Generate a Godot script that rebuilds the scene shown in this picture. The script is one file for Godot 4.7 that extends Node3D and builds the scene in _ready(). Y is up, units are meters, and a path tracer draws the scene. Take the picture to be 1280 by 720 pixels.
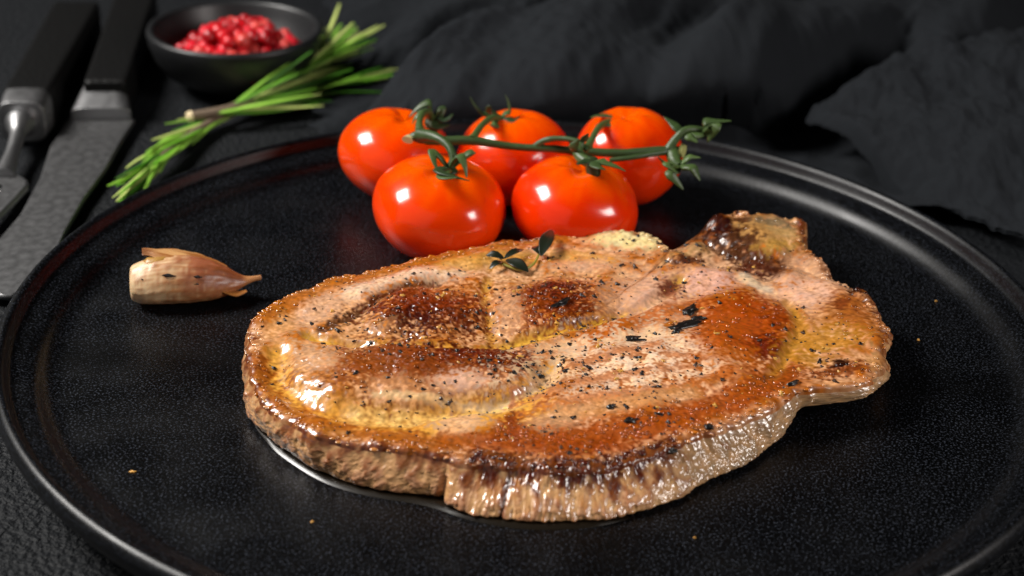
extends Node3D

var rng := RandomNumberGenerator.new()
var used := {}

# ---------------------------------------------------------------- helpers
class Shape:
	var v := PackedVector3Array()
	var n := PackedVector3Array()
	var c := PackedColorArray()
	var uv := PackedVector2Array()
	var ix := PackedInt32Array()

	# a grid of points; rows follow each other, across says how many a row holds; round joins its ends. sheet keeps the upper side as front
	func grid(p: PackedVector3Array, across: int, round := true, sheet := false, cols := PackedColorArray(), uvs := PackedVector2Array()) -> void:
		var rows := p.size() / across
		var at := v.size()
		var f := PackedInt32Array()
		var last := across if round else across - 1
		for j in rows - 1:
			for i in last:
				var a := j * across + i
				var b := j * across + (i + 1) % across
				var d := a + across
				var e := b + across
				f.append_array([a, b, e, a, e, d])
		var mid := Vector3.ZERO
		for q in p:
			mid += q
		mid /= p.size()
		var nn := PackedVector3Array()
		nn.resize(p.size())
		var vol := 0.0
		for k in range(0, f.size(), 3):
			var a := p[f[k]] - mid
			var b := p[f[k + 1]] - mid
			var d := p[f[k + 2]] - mid
			var cr := (d - a).cross(b - a)
			if sheet:
				vol += cr.y
			else:
				vol += cr.dot(a)
			nn[f[k]] += cr
			nn[f[k + 1]] += cr
			nn[f[k + 2]] += cr
		var s := 1.0
		if vol < 0.0:
			s = -1.0
			f.reverse()
		for k in nn.size():
			nn[k] = (nn[k] * s).normalized()
		for k in f.size():
			f[k] += at
		v.append_array(p)
		n.append_array(nn)
		ix.append_array(f)
		if cols.size() == p.size():
			c.append_array(cols)
		else:
			var w := PackedColorArray()
			w.resize(p.size())
			w.fill(Color.WHITE)
			c.append_array(w)
		if uvs.size() == p.size():
			uv.append_array(uvs)
		else:
			var z := PackedVector2Array()
			z.resize(p.size())
			uv.append_array(z)

	# a flat fan that closes a ring
	func cap(ring: PackedVector3Array, out: Vector3, col := Color.WHITE) -> void:
		var at := v.size()
		var mid := Vector3.ZERO
		for q in ring:
			mid += q
		mid /= ring.size()
		v.append(mid)
		v.append_array(ring)
		for k in ring.size() + 1:
			n.append(out)
			c.append(col)
			uv.append(Vector2.ZERO)
		for k in ring.size():
			var a := at + 1 + k
			var b := at + 1 + (k + 1) % ring.size()
			if (v[b] - mid).cross(v[a] - mid).dot(out) > 0.0:
				ix.append_array([at, a, b])
			else:
				ix.append_array([at, b, a])

	func mesh() -> ArrayMesh:
		var arr := []
		arr.resize(Mesh.ARRAY_MAX)
		arr[Mesh.ARRAY_VERTEX] = v
		arr[Mesh.ARRAY_NORMAL] = n
		arr[Mesh.ARRAY_COLOR] = c
		arr[Mesh.ARRAY_TEX_UV] = uv
		arr[Mesh.ARRAY_INDEX] = ix
		var m := ArrayMesh.new()
		m.add_surface_from_arrays(Mesh.PRIMITIVE_TRIANGLES, arr)
		return m


func lin(hex: String) -> Color:
	return Color(hex).srgb_to_linear()


func numbered(called: String) -> String:
	if not used.has(called):
		used[called] = 0
		return called
	used[called] += 1
	return "%s_%03d" % [called, used[called]]


func tag(o: Node3D, label: String, category := "", group := "", kind := "") -> Node3D:
	if label:
		o.set_meta("label", label)
	if category:
		o.set_meta("category", category)
	if group:
		o.set_meta("group", group)
	if kind:
		o.set_meta("kind", kind)
	return o


func thing(called: String, at: Vector3, label: String, category: String, group := "") -> Node3D:
	var o := Node3D.new()
	o.name = numbered(called)
	o.position = at
	add_child(o, true)
	tag(o, label, category, group)
	return o


func put(called: String, m: Mesh, mat: Material, parent: Node3D = null) -> MeshInstance3D:
	var o := MeshInstance3D.new()
	o.mesh = m
	o.material_override = mat
	if parent == null:
		o.name = numbered(called)
		add_child(o, true)
	else:
		var name_now := called
		var k := 0
		while parent.has_node(name_now):
			k += 1
			name_now = "%s_%03d" % [called, k]
		o.name = name_now
		parent.add_child(o, true)
	return o


func mat(color: Color, rough: float, metal := 0.0) -> StandardMaterial3D:
	var m := StandardMaterial3D.new()
	m.albedo_color = color.linear_to_srgb()
	m.roughness = rough
	m.metallic = metal
	return m


func vmat(rough: float) -> StandardMaterial3D:
	var m := mat(Color.WHITE, rough)
	m.vertex_color_use_as_albedo = true
	return m


func noise(freq: float, octaves: int, sd: int) -> FastNoiseLite:
	var f := FastNoiseLite.new()
	f.seed = sd
	f.frequency = freq
	f.noise_type = FastNoiseLite.TYPE_SIMPLEX_SMOOTH
	f.fractal_octaves = octaves
	return f


func noise_tex(size: int, freq: float, octaves: int, sd: int, kind := FastNoiseLite.TYPE_SIMPLEX_SMOOTH) -> ImageTexture:
	var f := noise(freq, octaves, sd)
	f.noise_type = kind
	return ImageTexture.create_from_image(f.get_seamless_image(size, size))


func relief(m: StandardMaterial3D, tex: Texture2D, mm: float, tile_mm: float, world := false) -> void:
	m.heightmap_enabled = true
	m.heightmap_texture = tex
	m.heightmap_scale = mm * 0.1
	m.uv1_triplanar = true
	m.uv1_world_triplanar = world
	m.uv1_scale = Vector3.ONE * (1000.0 / tile_mm)


func even_noise(size: int, freq: float, octaves: int, sd: int, low: float, high: float) -> NoiseTexture2D:
	var t := NoiseTexture2D.new()
	t.width = size
	t.height = size
	t.seamless = true
	t.noise = noise(freq, octaves, sd)
	t.color_ramp = Gradient.new()
	t.color_ramp.offsets = PackedFloat32Array([0.15, 0.85])
	t.color_ramp.colors = PackedColorArray([Color(low, low, low), Color(high, high, high)])
	return t


func spline(pts: Array, per: int) -> PackedVector3Array:
	var out := PackedVector3Array()
	for k in pts.size() - 1:
		var a: Vector3 = pts[maxi(k - 1, 0)]
		var b: Vector3 = pts[k]
		var d: Vector3 = pts[k + 1]
		var e: Vector3 = pts[mini(k + 2, pts.size() - 1)]
		for q in per:
			out.append(b.cubic_interpolate(d, a, e, float(q) / per))
	out.append(pts[-1])
	return out


# a tube along points; radii are read along it; flat < 1 presses it across its own normal
func tube(s: Shape, pts: Array, radii: Array, sides := 10, per := 6, flat := 1.0, col := Color.WHITE, wob := 0.0, face := Vector3.UP) -> void:
	var p := spline(pts, per)
	var g := PackedVector3Array()
	var cc := PackedColorArray()
	var u := face
	for k in p.size():
		var t := (p[mini(k + 1, p.size() - 1)] - p[maxi(k - 1, 0)]).normalized()
		u = (u - t * u.dot(t))
		if u.length() < 1e-4:
			u = t.cross(Vector3(0.3, 0.5, 0.8))
		u = u.normalized()
		var w := t.cross(u)
		var q := float(k) / (p.size() - 1) * (radii.size() - 1)
		var lo := mini(int(q), radii.size() - 2)
		var r: float = lerpf(radii[lo], radii[lo + 1], q - lo)
		for i in sides:
			var a := TAU * i / sides
			var rr := r * (1.0 + wob * rng.randf_range(-1, 1))
			g.append(p[k] + (u * sin(a) * flat + w * cos(a)) * rr)
			cc.append(col * (1.0 + rng.randf_range(-0.12, 0.12)))
	s.grid(g, sides, true, false, cc)
	s.cap(g.slice(0, sides), (p[0] - p[1]).normalized(), col)
	s.cap(g.slice(g.size() - sides), (p[-1] - p[-2]).normalized(), col)


# a body of revolution about y; prof holds (radius, height)
func lathe(s: Shape, prof: Array, sides: int, col := Color.WHITE) -> void:
	var g := PackedVector3Array()
	var cc := PackedColorArray()
	for q in prof:
		for i in sides:
			var a := TAU * i / sides
			g.append(Vector3(cos(a) * q.x, q.y, sin(a) * q.x))
			cc.append(col)
	s.grid(g, sides, true, false, cc)


# a plate of constant thickness from an outline in plan, with a bevelled edge; domed lifts its middle
func slab(s: Shape, outline: Array, y0: float, y1: float, bevel: float) -> void:
	var n := outline.size()
	var mid := Vector2.ZERO
	for q in outline:
		mid += q
	mid /= n
	var g := PackedVector3Array()
	for lv in [[y0, bevel], [y0 + bevel, 0.0], [y1 - bevel, 0.0], [y1, bevel]]:
		for i in n:
			var a: Vector2 = outline[(i + n - 1) % n]
			var b: Vector2 = outline[i]
			var d: Vector2 = outline[(i + 1) % n]
			var nn := ((d - a).normalized()).orthogonal()
			if nn.dot(b - mid) < 0.0:
				nn = -nn
			var q: Vector2 = b - nn * float(lv[1])
			g.append(Vector3(q.x, lv[0], q.y))
	s.grid(g, n)
	for side in [[0, Vector3.DOWN], [3, Vector3.UP]]:
		var ring := g.slice(side[0] * n, (side[0] + 1) * n)
		var flat := PackedVector2Array()
		for q in ring:
			flat.append(Vector2(q.x, q.z))
		var tri := Geometry2D.triangulate_polygon(flat)
		var at := s.v.size()
		for q in ring:
			s.v.append(q)
			s.n.append(side[1])
			s.c.append(Color.WHITE)
			s.uv.append(Vector2.ZERO)
		for k in range(0, tri.size(), 3):
			var a := ring[tri[k]]
			var b := ring[tri[k + 1]]
			var d := ring[tri[k + 2]]
			if (d - a).cross(b - a).dot(side[1]) > 0.0:
				s.ix.append_array([at + tri[k], at + tri[k + 1], at + tri[k + 2]])
			else:
				s.ix.append_array([at + tri[k], at + tri[k + 2], at + tri[k + 1]])


# ---------------------------------------------------------------- the scene
func _ready() -> void:
	rng.seed = 7
	var cam := Camera3D.new()
	cam.name = "camera"
	var look := CameraAttributesPhysical.new()
	look.frustum_focal_length = 12.0 / tan(deg_to_rad(10.0))
	look.frustum_focus_distance = 0.418
	look.frustum_near = 0.02
	look.frustum_far = 30.0
	look.exposure_aperture = 15.0
	cam.attributes = look
	cam.transform = Transform3D(Basis(Vector3(0.999418, 0.030295, -0.015664), Vector3(-0.034105, 0.887770, -0.459022), Vector3(0, 0.459289, 0.888286)), Vector3(-0.00649, 0.22635, 0.38706)).orthonormalized()
	add_child(cam)
	cam.make_current()

	var env := Environment.new()
	env.background_mode = Environment.BG_COLOR
	env.background_color = Color(0.03, 0.031, 0.034)
	env.tonemap_mode = Environment.TONE_MAPPER_LINEAR
	env.tonemap_exposure = 1.0
	env.sdfgi_enabled = true
	env.ssao_enabled = true
	env.ssil_enabled = true
	var we := WorldEnvironment.new()
	we.name = "surroundings"
	we.environment = env
	add_child(we)

	softbox("key_softbox", Vector3(-0.64, 0.63, -0.13), Vector3(0, 0.02, -0.04), 0.30, 0.30, 1.36, Color(1.0, 0.985, 0.965))
	softbox("fill_softbox", Vector3(0.56, 0.33, 0.25), Vector3(0, 0.02, -0.04), 0.20, 0.20, 0.28, Color(1.0, 0.97, 0.95))
	softbox("added_room_fill", Vector3(-0.85, 0.62, 0.95), Vector3(0, 0.0, 0.02), 2.2, 1.5, 0.24, Color(1.0, 0.99, 0.98))  # added broad dim lamp that brightens the front wall of the steak

	table()
	plate()
	steak()
	tomatoes()
	garlic()
	bowl()
	rosemary()
	knife()
	fork()
	napkin()
	crumbs()


func softbox(called: String, at: Vector3, to: Vector3, w: float, h: float, energy: float, color: Color) -> void:
	var l := AreaLight3D.new()
	l.name = called
	l.area_size = Vector2(w, h)
	l.light_energy = energy
	l.light_color = color
	l.area_range = 6.0
	l.shadow_enabled = true
	add_child(l)
	l.look_at_from_position(at, to, Vector3.UP if absf((to - at).normalized().y) < 0.98 else Vector3.FORWARD)


func table() -> void:
	var m := mat(Color(0.0062, 0.0072, 0.0088), 0.62)
	m.metallic_specular = 0.3
	relief(m, noise_tex(768, 0.03, 4, 3), 0.9, 60.0)
	var s := Shape.new()
	var g := PackedVector3Array()
	for y in [-0.04, 0.0]:
		for q in [Vector2(-1, -1), Vector2(1, -1), Vector2(1, 1), Vector2(-1, 1)]:
			g.append(Vector3(q.x, y, q.y))
	s.grid(g, 4)
	for k in s.n.size():
		s.n[k] = Vector3.UP if s.v[k].y > -0.01 else Vector3.DOWN
	s.cap(g.slice(4, 8), Vector3.UP)
	s.cap(g.slice(0, 4), Vector3.DOWN)
	tag(put("table_top", s.mesh(), m), "dark grey rough slate table top under the plate and cutlery", "table top", "", "structure")


func plate() -> void:
	var m := mat(Color(0.011, 0.011, 0.012), 1.0)
	relief(m, noise_tex(2048, 0.11, 3, 11), 0.035, 330.0)
	m.uv1_offset = Vector3(0.5, 0.5, 0.5)
	m.roughness_texture = even_noise(1024, 0.014, 4, 13, 0.31, 0.44)
	m.roughness_texture_channel = BaseMaterial3D.TEXTURE_CHANNEL_RED
	# pale flecks of the glaze, with glints from its bumps painted in
	var flecks := NoiseTexture2D.new()
	flecks.width = 2048
	flecks.height = 2048
	flecks.seamless = true
	flecks.noise = noise(0.20, 3, 19)
	flecks.color_ramp = Gradient.new()
	flecks.color_ramp.offsets = PackedFloat32Array([0.0, 0.55, 0.72, 1.0])
	flecks.color_ramp.colors = PackedColorArray([Color(0.02, 0.02, 0.021), Color(0.04, 0.04, 0.042), Color(0.82, 0.86, 0.93), Color(1, 1, 1)])
	m.albedo_color = Color(0.24, 0.246, 0.262)
	m.albedo_texture = flecks
	m.metallic_specular = 0.38
	var R := 0.14
	var prof := []
	# from the middle of the floor out, over the lip and down to the foot
	for q in [Vector2(0.0005, 10), Vector2(40, 10), Vector2(90, 10), Vector2(118.5, 10), Vector2(123.5, 10.05), Vector2(126.2, 10.5), Vector2(128.2, 11.7), Vector2(129.5, 13.1), Vector2(130.8, 14.2), Vector2(132.4, 14.9), Vector2(134.2, 15.4), Vector2(135.9, 16.0), Vector2(136.8, 17.4), Vector2(137.4, 18.8), Vector2(138.2, 19.7), Vector2(139.1, 19.8), Vector2(140.1, 19.2), Vector2(140.7, 18.2), Vector2(140.9, 17.0), Vector2(140.2, 14.5), Vector2(137.5, 10.5), Vector2(134.5, 7.0), Vector2(130.5, 4.6), Vector2(125, 3.4), Vector2(119, 2.8), Vector2(117, 2.2), Vector2(116.5, 0.6), Vector2(115.8, 0.1), Vector2(112.5, 0.1), Vector2(111.8, 0.6), Vector2(111.2, 2.4), Vector2(100, 3), Vector2(0.0005, 3)]:
		prof.append(q * 0.001)
	var smooth := []
	for k in prof.size() - 1:
		var a: Vector2 = prof[maxi(k - 1, 0)]
		var b: Vector2 = prof[k]
		var d: Vector2 = prof[k + 1]
		var e: Vector2 = prof[mini(k + 2, prof.size() - 1)]
		var n := 3 if k > 3 and k < 30 else 1
		for q in n:
			smooth.append(b.cubic_interpolate(d, a, e, float(q) / n) if n > 1 else b)
	smooth.append(prof[-1])
	var s := Shape.new()
	lathe(s, smooth, 360)
	tag(put("dinner_plate", s.mesh(), m), "large round matt black stoneware plate with raised rim carrying the steak", "plate")


# ---------------------------------------------------------------- the steak
const CELL := 0.29
const GX := 592
const GZ := 536
const X0 := -85.0
const Z0 := -86.0
var hh := PackedFloat32Array()
var cr := PackedFloat32Array()
var cg := PackedFloat32Array()
var cb := PackedFloat32Array()
var nf := PackedFloat32Array()
var nm := PackedFloat32Array()
var ns := PackedFloat32Array()
const SY := 11.9
const TILT := 0.033
var lift := PackedFloat32Array()


func each_cell(cx: float, cz: float, reach: float) -> Array:
	return [clampi(int((cx - reach - X0) / CELL), 0, GX - 1), clampi(int((cx + reach - X0) / CELL) + 1, 0, GX - 1), clampi(int((cz - reach - Z0) / CELL), 0, GZ - 1), clampi(int((cz + reach - Z0) / CELL) + 1, 0, GZ - 1)]


func paint(cx: float, cz: float, a: float, b: float, ang: float, hex: String, alpha: float, soft := 0.6, breakup := 0.5) -> void:
	var col := lin(hex)
	var r: float = maxf(a, b) * (1.0 + breakup)
	var w := each_cell(cx, cz, r)
	var ca := cos(ang)
	var sa := sin(ang)
	for j in range(w[2], w[3]):
		var dz: float = Z0 + j * CELL - cz
		for i in range(w[0], w[1]):
			var dx: float = X0 + i * CELL - cx
			var k: int = j * GX + i
			var u := (dx * ca + dz * sa) / a
			var t := (-dx * sa + dz * ca) / b
			var e: float = sqrt(u * u + t * t) + breakup * (nm[k] * 0.8 + ns[k] * 0.9 + nf[k] * 0.7)
			if e < 1.0:
				var q: float = alpha * minf(1.0, (1.0 - e) / soft)
				cr[k] += (col.r - cr[k]) * q
				cg[k] += (col.g - cg[k]) * q
				cb[k] += (col.b - cb[k]) * q


func raise(cx: float, cz: float, a: float, b: float, ang: float, h: float, power := 1.0) -> void:
	var w := each_cell(cx, cz, maxf(a, b))
	var ca := cos(ang)
	var sa := sin(ang)
	for j in range(w[2], w[3]):
		var dz: float = Z0 + j * CELL - cz
		for i in range(w[0], w[1]):
			var dx: float = X0 + i * CELL - cx
			var u := (dx * ca + dz * sa) / a
			var t := (-dx * sa + dz * ca) / b
			var e := u * u + t * t + 0.12 * nm[j * GX + i]
			if e < 1.0:
				hh[j * GX + i] += h * pow(1.0 - maxf(e, 0.0), power)


func stroke(pts: Array, width: float, hex: String, alpha: float, h := 0.0, breakup := 0.4) -> void:
	var col := lin(hex)
	var lo := Vector2(1e9, 1e9)
	var hi := -lo
	var fine: Array[Vector2] = []
	for k in pts.size() - 1:
		var a: Vector2 = pts[maxi(k - 1, 0)]
		var e: Vector2 = pts[mini(k + 2, pts.size() - 1)]
		for q in 4:
			fine.append((pts[k] as Vector2).cubic_interpolate(pts[k + 1], a, e, q / 4.0))
	fine.append(pts[-1])
	for p in fine:
		lo = lo.min(p)
		hi = hi.max(p)
	var m := width * (1.0 + breakup)
	for j in range(clampi(int((lo.y - m - Z0) / CELL), 0, GZ), clampi(int((hi.y + m - Z0) / CELL) + 1, 0, GZ)):
		for i in range(clampi(int((lo.x - m - X0) / CELL), 0, GX), clampi(int((hi.x + m - X0) / CELL) + 1, 0, GX)):
			var p := Vector2(X0 + i * CELL, Z0 + j * CELL)
			var best := 1e9
			for k in fine.size() - 1:
				var a := fine[k]
				var ab := fine[k + 1] - a
				var t := clampf((p - a).dot(ab) / ab.length_squared(), 0.0, 1.0)
				best = minf(best, (p - a - ab * t).length_squared())
			var k2 := j * GX + i
			var e: float = sqrt(best) / width + breakup * (nm[k2] * 0.7 + ns[k2] * 0.6 + nf[k2] * 0.4)
			if e < 1.0:
				var q: float = alpha * minf(1.0, (1.0 - e) / 0.6)
				cr[k2] += (col.r - cr[k2]) * q
				cg[k2] += (col.g - cg[k2]) * q
				cb[k2] += (col.b - cb[k2]) * q
			if h != 0.0:
				var e2 := best / (width * width)
				if e2 < 1.0:
					hh[k2] += h * (1.0 - e2) * (1.0 - e2)


func read(layer: PackedFloat32Array, x: float, z: float) -> float:
	var fx := clampf((x - X0) / CELL, 0.0, GX - 1.001)
	var fz := clampf((z - Z0) / CELL, 0.0, GZ - 1.001)
	var i := int(fx)
	var j := int(fz)
	fx -= i
	fz -= j
	var k := j * GX + i
	return lerpf(lerpf(layer[k], layer[k + 1], fx), lerpf(layer[k + GX], layer[k + GX + 1], fx), fz)


func radius_table(outline: Array, n: int, mid: Vector2) -> PackedFloat32Array:
	var t := PackedFloat32Array()
	t.resize(n)
	for i in n:
		var d := Vector2.from_angle(TAU * i / n)
		var far := 10.0
		for k in outline.size():
			var a: Vector2 = outline[k] - mid
			var b: Vector2 = outline[(k + 1) % outline.size()] - mid
			var ab := b - a
			var den := d.cross(ab)
			if absf(den) > 1e-6:
				var s := a.cross(ab) / den
				var q := a.cross(d) / den
				if s > 0.0 and q >= 0.0 and q <= 1.0:
					far = maxf(far, s)
		t[i] = far
	for pass_no in 2:
		var o := t.duplicate()
		for i in n:
			t[i] = (o[(i + n - 2) % n] + 2.0 * o[(i + n - 1) % n] + 3.0 * o[i] + 2.0 * o[(i + 1) % n] + o[(i + 2) % n]) / 9.0
	return t


func steak_layers() -> void:
	var total := GX * GZ
	for a in [hh, cr, cg, cb, nf, nm, ns]:
		a.resize(total)
	var n1 := noise(0.85, 2, 21)
	var n2 := noise(0.16, 3, 22)
	var n3 := noise(0.05, 2, 23)
	var nfib := noise(0.35, 2, 24)
	var n4 := noise(0.42, 2, 25)
	var base := lin("deb496")
	var warm := lin("b26420")
	for j in GZ:
		for i in GX:
			var x := X0 + i * CELL
			var z := Z0 + j * CELL
			var k := j * GX + i
			nf[k] = n1.get_noise_2d(x, z)
			nm[k] = n2.get_noise_2d(x, z)
			ns[k] = n4.get_noise_2d(x, z)
			var big := n3.get_noise_2d(x, z)
			# fibres run across the meat, bent by the large noise
			var fib := nfib.get_noise_2d(x * 0.35 + z * 0.3 + big * 6.0, z * 1.1 - x * 0.25 + big * 9.0)
			hh[k] = big * 1.0 + nm[k] * 0.2 + fib * 0.08
			var t := clampf(0.46 + big * 0.9 + nm[k] * 0.9 + fib * 0.5, 0.0, 1.0)
			cr[k] = lerpf(base.r, warm.r, t)
			cg[k] = lerpf(base.g, warm.g, t)
			cb[k] = lerpf(base.b, warm.b, t)

	# muscles, raised, with the seams of fat between them
	raise(-45.78, -10.7, 25.46, 18.43, -2.81, 1.6, 0.8)
	raise(-36.25, -9.67, 17.94, 13.22, 2.67, 2.3, 0.8)
	raise(-37.1, 18.28, 32.86, 14.85, -3.13, 4.0, 0.8)
	raise(-3.68, -16.1, 19.73, 15.29, 2.43, 2.8, 0.8)
	raise(18.06, 15.87, 42.05, 23.97, 2.68, 1.0, 1.0)
	raise(45.51, -8.56, 24.37, 16.99, 1.94, 1.2, 0.8)
	raise(19.41, -10.11, 15.92, 6.71, 2.61, 1.0, 0.8)
	raise(26.83, -27.32, 18.72, 9.38, 2.23, 1.2, 0.8)
	raise(72.04, -17.43, 20.34, 12.49, 1.68, 1.4, 0.8)
	raise(55.79, -62, 15.49, 14.43, 2.67, 3.2, 0.55)
	raise(34.82, -46.27, 11.15, 7.14, 2.33, 1.6, 0.8)
	raise(-32.31, -35.37, 32.73, 5.05, 2.59, 0.9, 0.8)
	raise(-25.64, 40.14, 11.71, 8.19, 3.07, 0.7, 0.8)
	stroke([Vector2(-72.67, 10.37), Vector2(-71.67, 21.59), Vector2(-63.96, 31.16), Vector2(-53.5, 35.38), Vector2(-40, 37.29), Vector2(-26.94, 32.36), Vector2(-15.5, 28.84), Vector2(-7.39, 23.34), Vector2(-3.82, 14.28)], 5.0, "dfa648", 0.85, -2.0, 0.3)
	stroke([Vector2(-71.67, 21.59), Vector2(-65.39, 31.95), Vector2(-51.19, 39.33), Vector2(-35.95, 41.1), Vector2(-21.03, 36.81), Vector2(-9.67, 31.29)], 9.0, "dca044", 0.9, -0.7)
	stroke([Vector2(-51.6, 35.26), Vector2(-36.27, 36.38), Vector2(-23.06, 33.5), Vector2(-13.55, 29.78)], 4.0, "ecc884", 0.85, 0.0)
	stroke([Vector2(-66.26, 2.12), Vector2(-54.55, 6.47), Vector2(-42.28, 7.61), Vector2(-28.09, 7.85), Vector2(-18.06, 4.08), Vector2(-5.81, -1.9), Vector2(11.01, -10.37), Vector2(23.17, -20.51), Vector2(31.63, -33.49)], 3.0, "d0a040", 0.9, -1.6)
	stroke([Vector2(-21.12, -30.68), Vector2(-21.69, -20.89), Vector2(-20.3, -9.92), Vector2(-18.93, 2.16)], 2.4, "c48f38", 0.75, -0.9)

	# seared and pale patches, with some painted gloss and shade
	paint(-47.91, 12.59, 50.47, 42.14, 1.42, "b47a38", 0.6, 0.8, 0.5)
	paint(-3.67, -18.67, 27.7, 25.3, 2.01, "b07228", 0.7, 0.8, 0.5)
	paint(-36.46, -13.01, 24.47, 20.56, 2.64, "a05416", 0.85, 0.7, 0.6)
	paint(-21.76, 15.43, 23.99, 15.43, 3.06, "9c4e12", 0.8, 0.7, 0.6)
	paint(69.98, -11.02, 31.84, 18.52, 1.84, "b47234", 0.55, 0.8, 0.5)
	paint(47.42, 2.53, 27.07, 22.67, 2.36, "b06a2a", 0.5, 0.8, 0.5)
	paint(-64.96, -12.76, 17.81, 10.94, 2.18, "cfa68e", 0.85, 0.5, 0.7)
	paint(-74.5, -5.43, 10.45, 5.62, 1.50, "c98f50", 0.6, 0.6, 0.6)
	paint(-55.89, -6.69, 7.41, 3.52, 2.30, "8a6238", 0.6, 0.6, 0.8)
	stroke([Vector2(-62.52, -0.94), Vector2(-54.1, -9.71), Vector2(-43.53, -22.87), Vector2(-35.14, -27)], 2.6, "54351c", 0.75, -0.6, 0.9)
	stroke([Vector2(-56.03, -18.51), Vector2(-45.04, -28.54), Vector2(-31.1, -33.16)], 5.0, "e8cdbe", 0.85, 0.4, 0.7)
	paint(-36.35, -11.34, 17.25, 13.51, 2.75, "843408", 0.95, 0.4, 0.45)
	paint(-31.54, -20.2, 11.28, 5.88, 2.71, "b8702e", 0.6, 0.5, 0.6)
	paint(-36.83, -8.8, 17.94, 12.58, 2.83, "8a3a0c", 0.85, 0.7, 0.7)
	paint(-38.53, -2.95, 12.58, 7.32, 2.89, "3e1406", 0.75, 0.8, 0.8)
	paint(-27.66, -5.3, 7.76, 6.78, 1.01, "7c3a14", 0.75, 0.5, 0.6)
	paint(-48.95, 0.97, 6.06, 3.82, 2.59, "b98b68", 0.6, 0.5, 0.8)
	paint(-37.52, 17.93, 32.49, 14.48, -3.13, "8e4616", 0.92, 0.4, 0.45)
	paint(-21.88, 11.67, 16.08, 8.48, -3.05, "742c08", 0.92, 0.5, 0.6)
	paint(-15.84, 12.42, 12.07, 9.24, 3.02, "6e2808", 0.8, 0.6, 0.7)
	paint(-10.81, 13.98, 9.21, 5.99, 1.60, "6a2006", 0.9, 0.5, 0.5)
	paint(-53.12, 20.4, 11.79, 7.62, -2.68, "9a5218", 0.85, 0.5, 0.8)
	paint(-62.82, 13.56, 10.62, 5.63, -2.06, "d8b094", 0.75, 0.5, 0.7)  # pale gloss painted onto the left end of the lower muscle
	paint(-25.75, 24.5, 8.71, 4.31, 2.92, "e2b8a8", 0.9, 0.5, 0.7)
	paint(-40.75, 27.58, 8.96, 3.55, -3.06, "c58e66", 0.6, 0.5, 0.7)
	stroke([Vector2(-21.25, 30.26), Vector2(-14.55, 27.72), Vector2(-8.18, 22.67), Vector2(-5.02, 15.85)], 1.4, "5a3c22", 0.6, -0.4, 0.4)  # painted shadow line under the right end of the lower muscle
	stroke([Vector2(-46.34, 30.06), Vector2(-32.8, 30.62), Vector2(-21.25, 30.26), Vector2(-13.58, 27.66), Vector2(-7.78, 23)], 1.3, "ecd2ac", 0.6, 0.0, 0.9)  # highlight painted as a pale membrane line below the lower muscle
	paint(-3.68, -16.1, 18.75, 14.49, 2.45, "963e0c", 0.92, 0.5, 0.5)
	paint(-2.39, -17.9, 16.68, 12.27, 2.55, "8c400e", 0.85, 0.5, 0.7)
	paint(-2.57, -22.21, 12.3, 7.16, 2.74, "5e2006", 0.75, 0.8, 0.8)
	paint(1.58, -12.23, 7.37, 5.13, 2.34, "6e2e0e", 0.7, 0.5, 0.7)
	paint(-15.52, -12.75, 11.1, 4.69, 1.53, "cfa286", 0.8, 0.5, 0.6)
	paint(13.62, -23.33, 11.98, 6.35, 1.72, "cfa084", 0.6, 0.5, 0.7)
	stroke([Vector2(-78.92, -7.2), Vector2(-68.01, -20.29), Vector2(-54, -31.08), Vector2(-37.04, -40.62), Vector2(-19.44, -50.52), Vector2(-3.49, -55.63)], 5.5, "b06414", 0.9, 0.3, 0.6)
	stroke([Vector2(-32.36, -36.29), Vector2(-19.22, -41.9), Vector2(-1.29, -45.09), Vector2(12.18, -44.16)], 5.0, "cf9c52", 0.7, -0.3, 0.5)
	stroke([Vector2(-24.04, -52.14), Vector2(-14.97, -55.28), Vector2(-3.48, -57.62)], 2.6, "70301a", 0.8, 0.5, 0.8)
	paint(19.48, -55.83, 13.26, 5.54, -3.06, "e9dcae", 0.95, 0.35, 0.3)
	raise(19.5, -56.33, 13.27, 6.06, -3.06, 1.2, 0.6)
	paint(5.37, -40.85, 13.86, 4.6, 2.90, "d6ac94", 0.75, 0.5, 0.6)
	paint(23.37, -24, 16.84, 10.14, 1.79, "e0b6a6", 0.85, 0.5, 0.6)
	paint(39.26, -32.67, 12.28, 7.68, 2.40, "e6b8b0", 0.9, 0.4, 0.6)
	paint(34.93, -47.71, 10.63, 5.28, 2.34, "a8865a", 0.75, 0.5, 0.7)
	paint(35.01, -42.97, 6.24, 3.3, 2.55, "5c2212", 0.8, 0.5, 0.7)
	paint(28.67, -28.78, 7.05, 4.23, 1.81, "7e3416", 0.85, 0.5, 0.6)
	paint(23.02, -17.92, 8.28, 2.93, 2.17, "d8b094", 0.7, 0.5, 0.6)
	stroke([Vector2(6.56, -0.71), Vector2(17.22, -8.31), Vector2(28.2, -15.72), Vector2(37.01, -19.31)], 6.0, "b45c1a", 0.85, 0.3, 0.5)
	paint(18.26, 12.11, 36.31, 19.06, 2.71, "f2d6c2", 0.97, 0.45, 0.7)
	paint(-3.84, 17.27, 11.59, 7.84, 1.73, "d9b796", 0.7, 0.5, 0.6)
	paint(46.15, -8.6, 22.52, 15.75, 1.95, "a8480a", 0.97, 0.35, 0.35)
	paint(51.96, 2.24, 10.52, 6.82, 2.03, "702204", 0.85, 0.5, 0.6)
	paint(39.93, -4.93, 13.06, 8.02, 1.87, "b65c1a", 0.6, 0.5, 0.7)
	paint(56.71, -14.29, 11.37, 4.61, 1.74, "94420f", 0.7, 0.5, 0.7)
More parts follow.
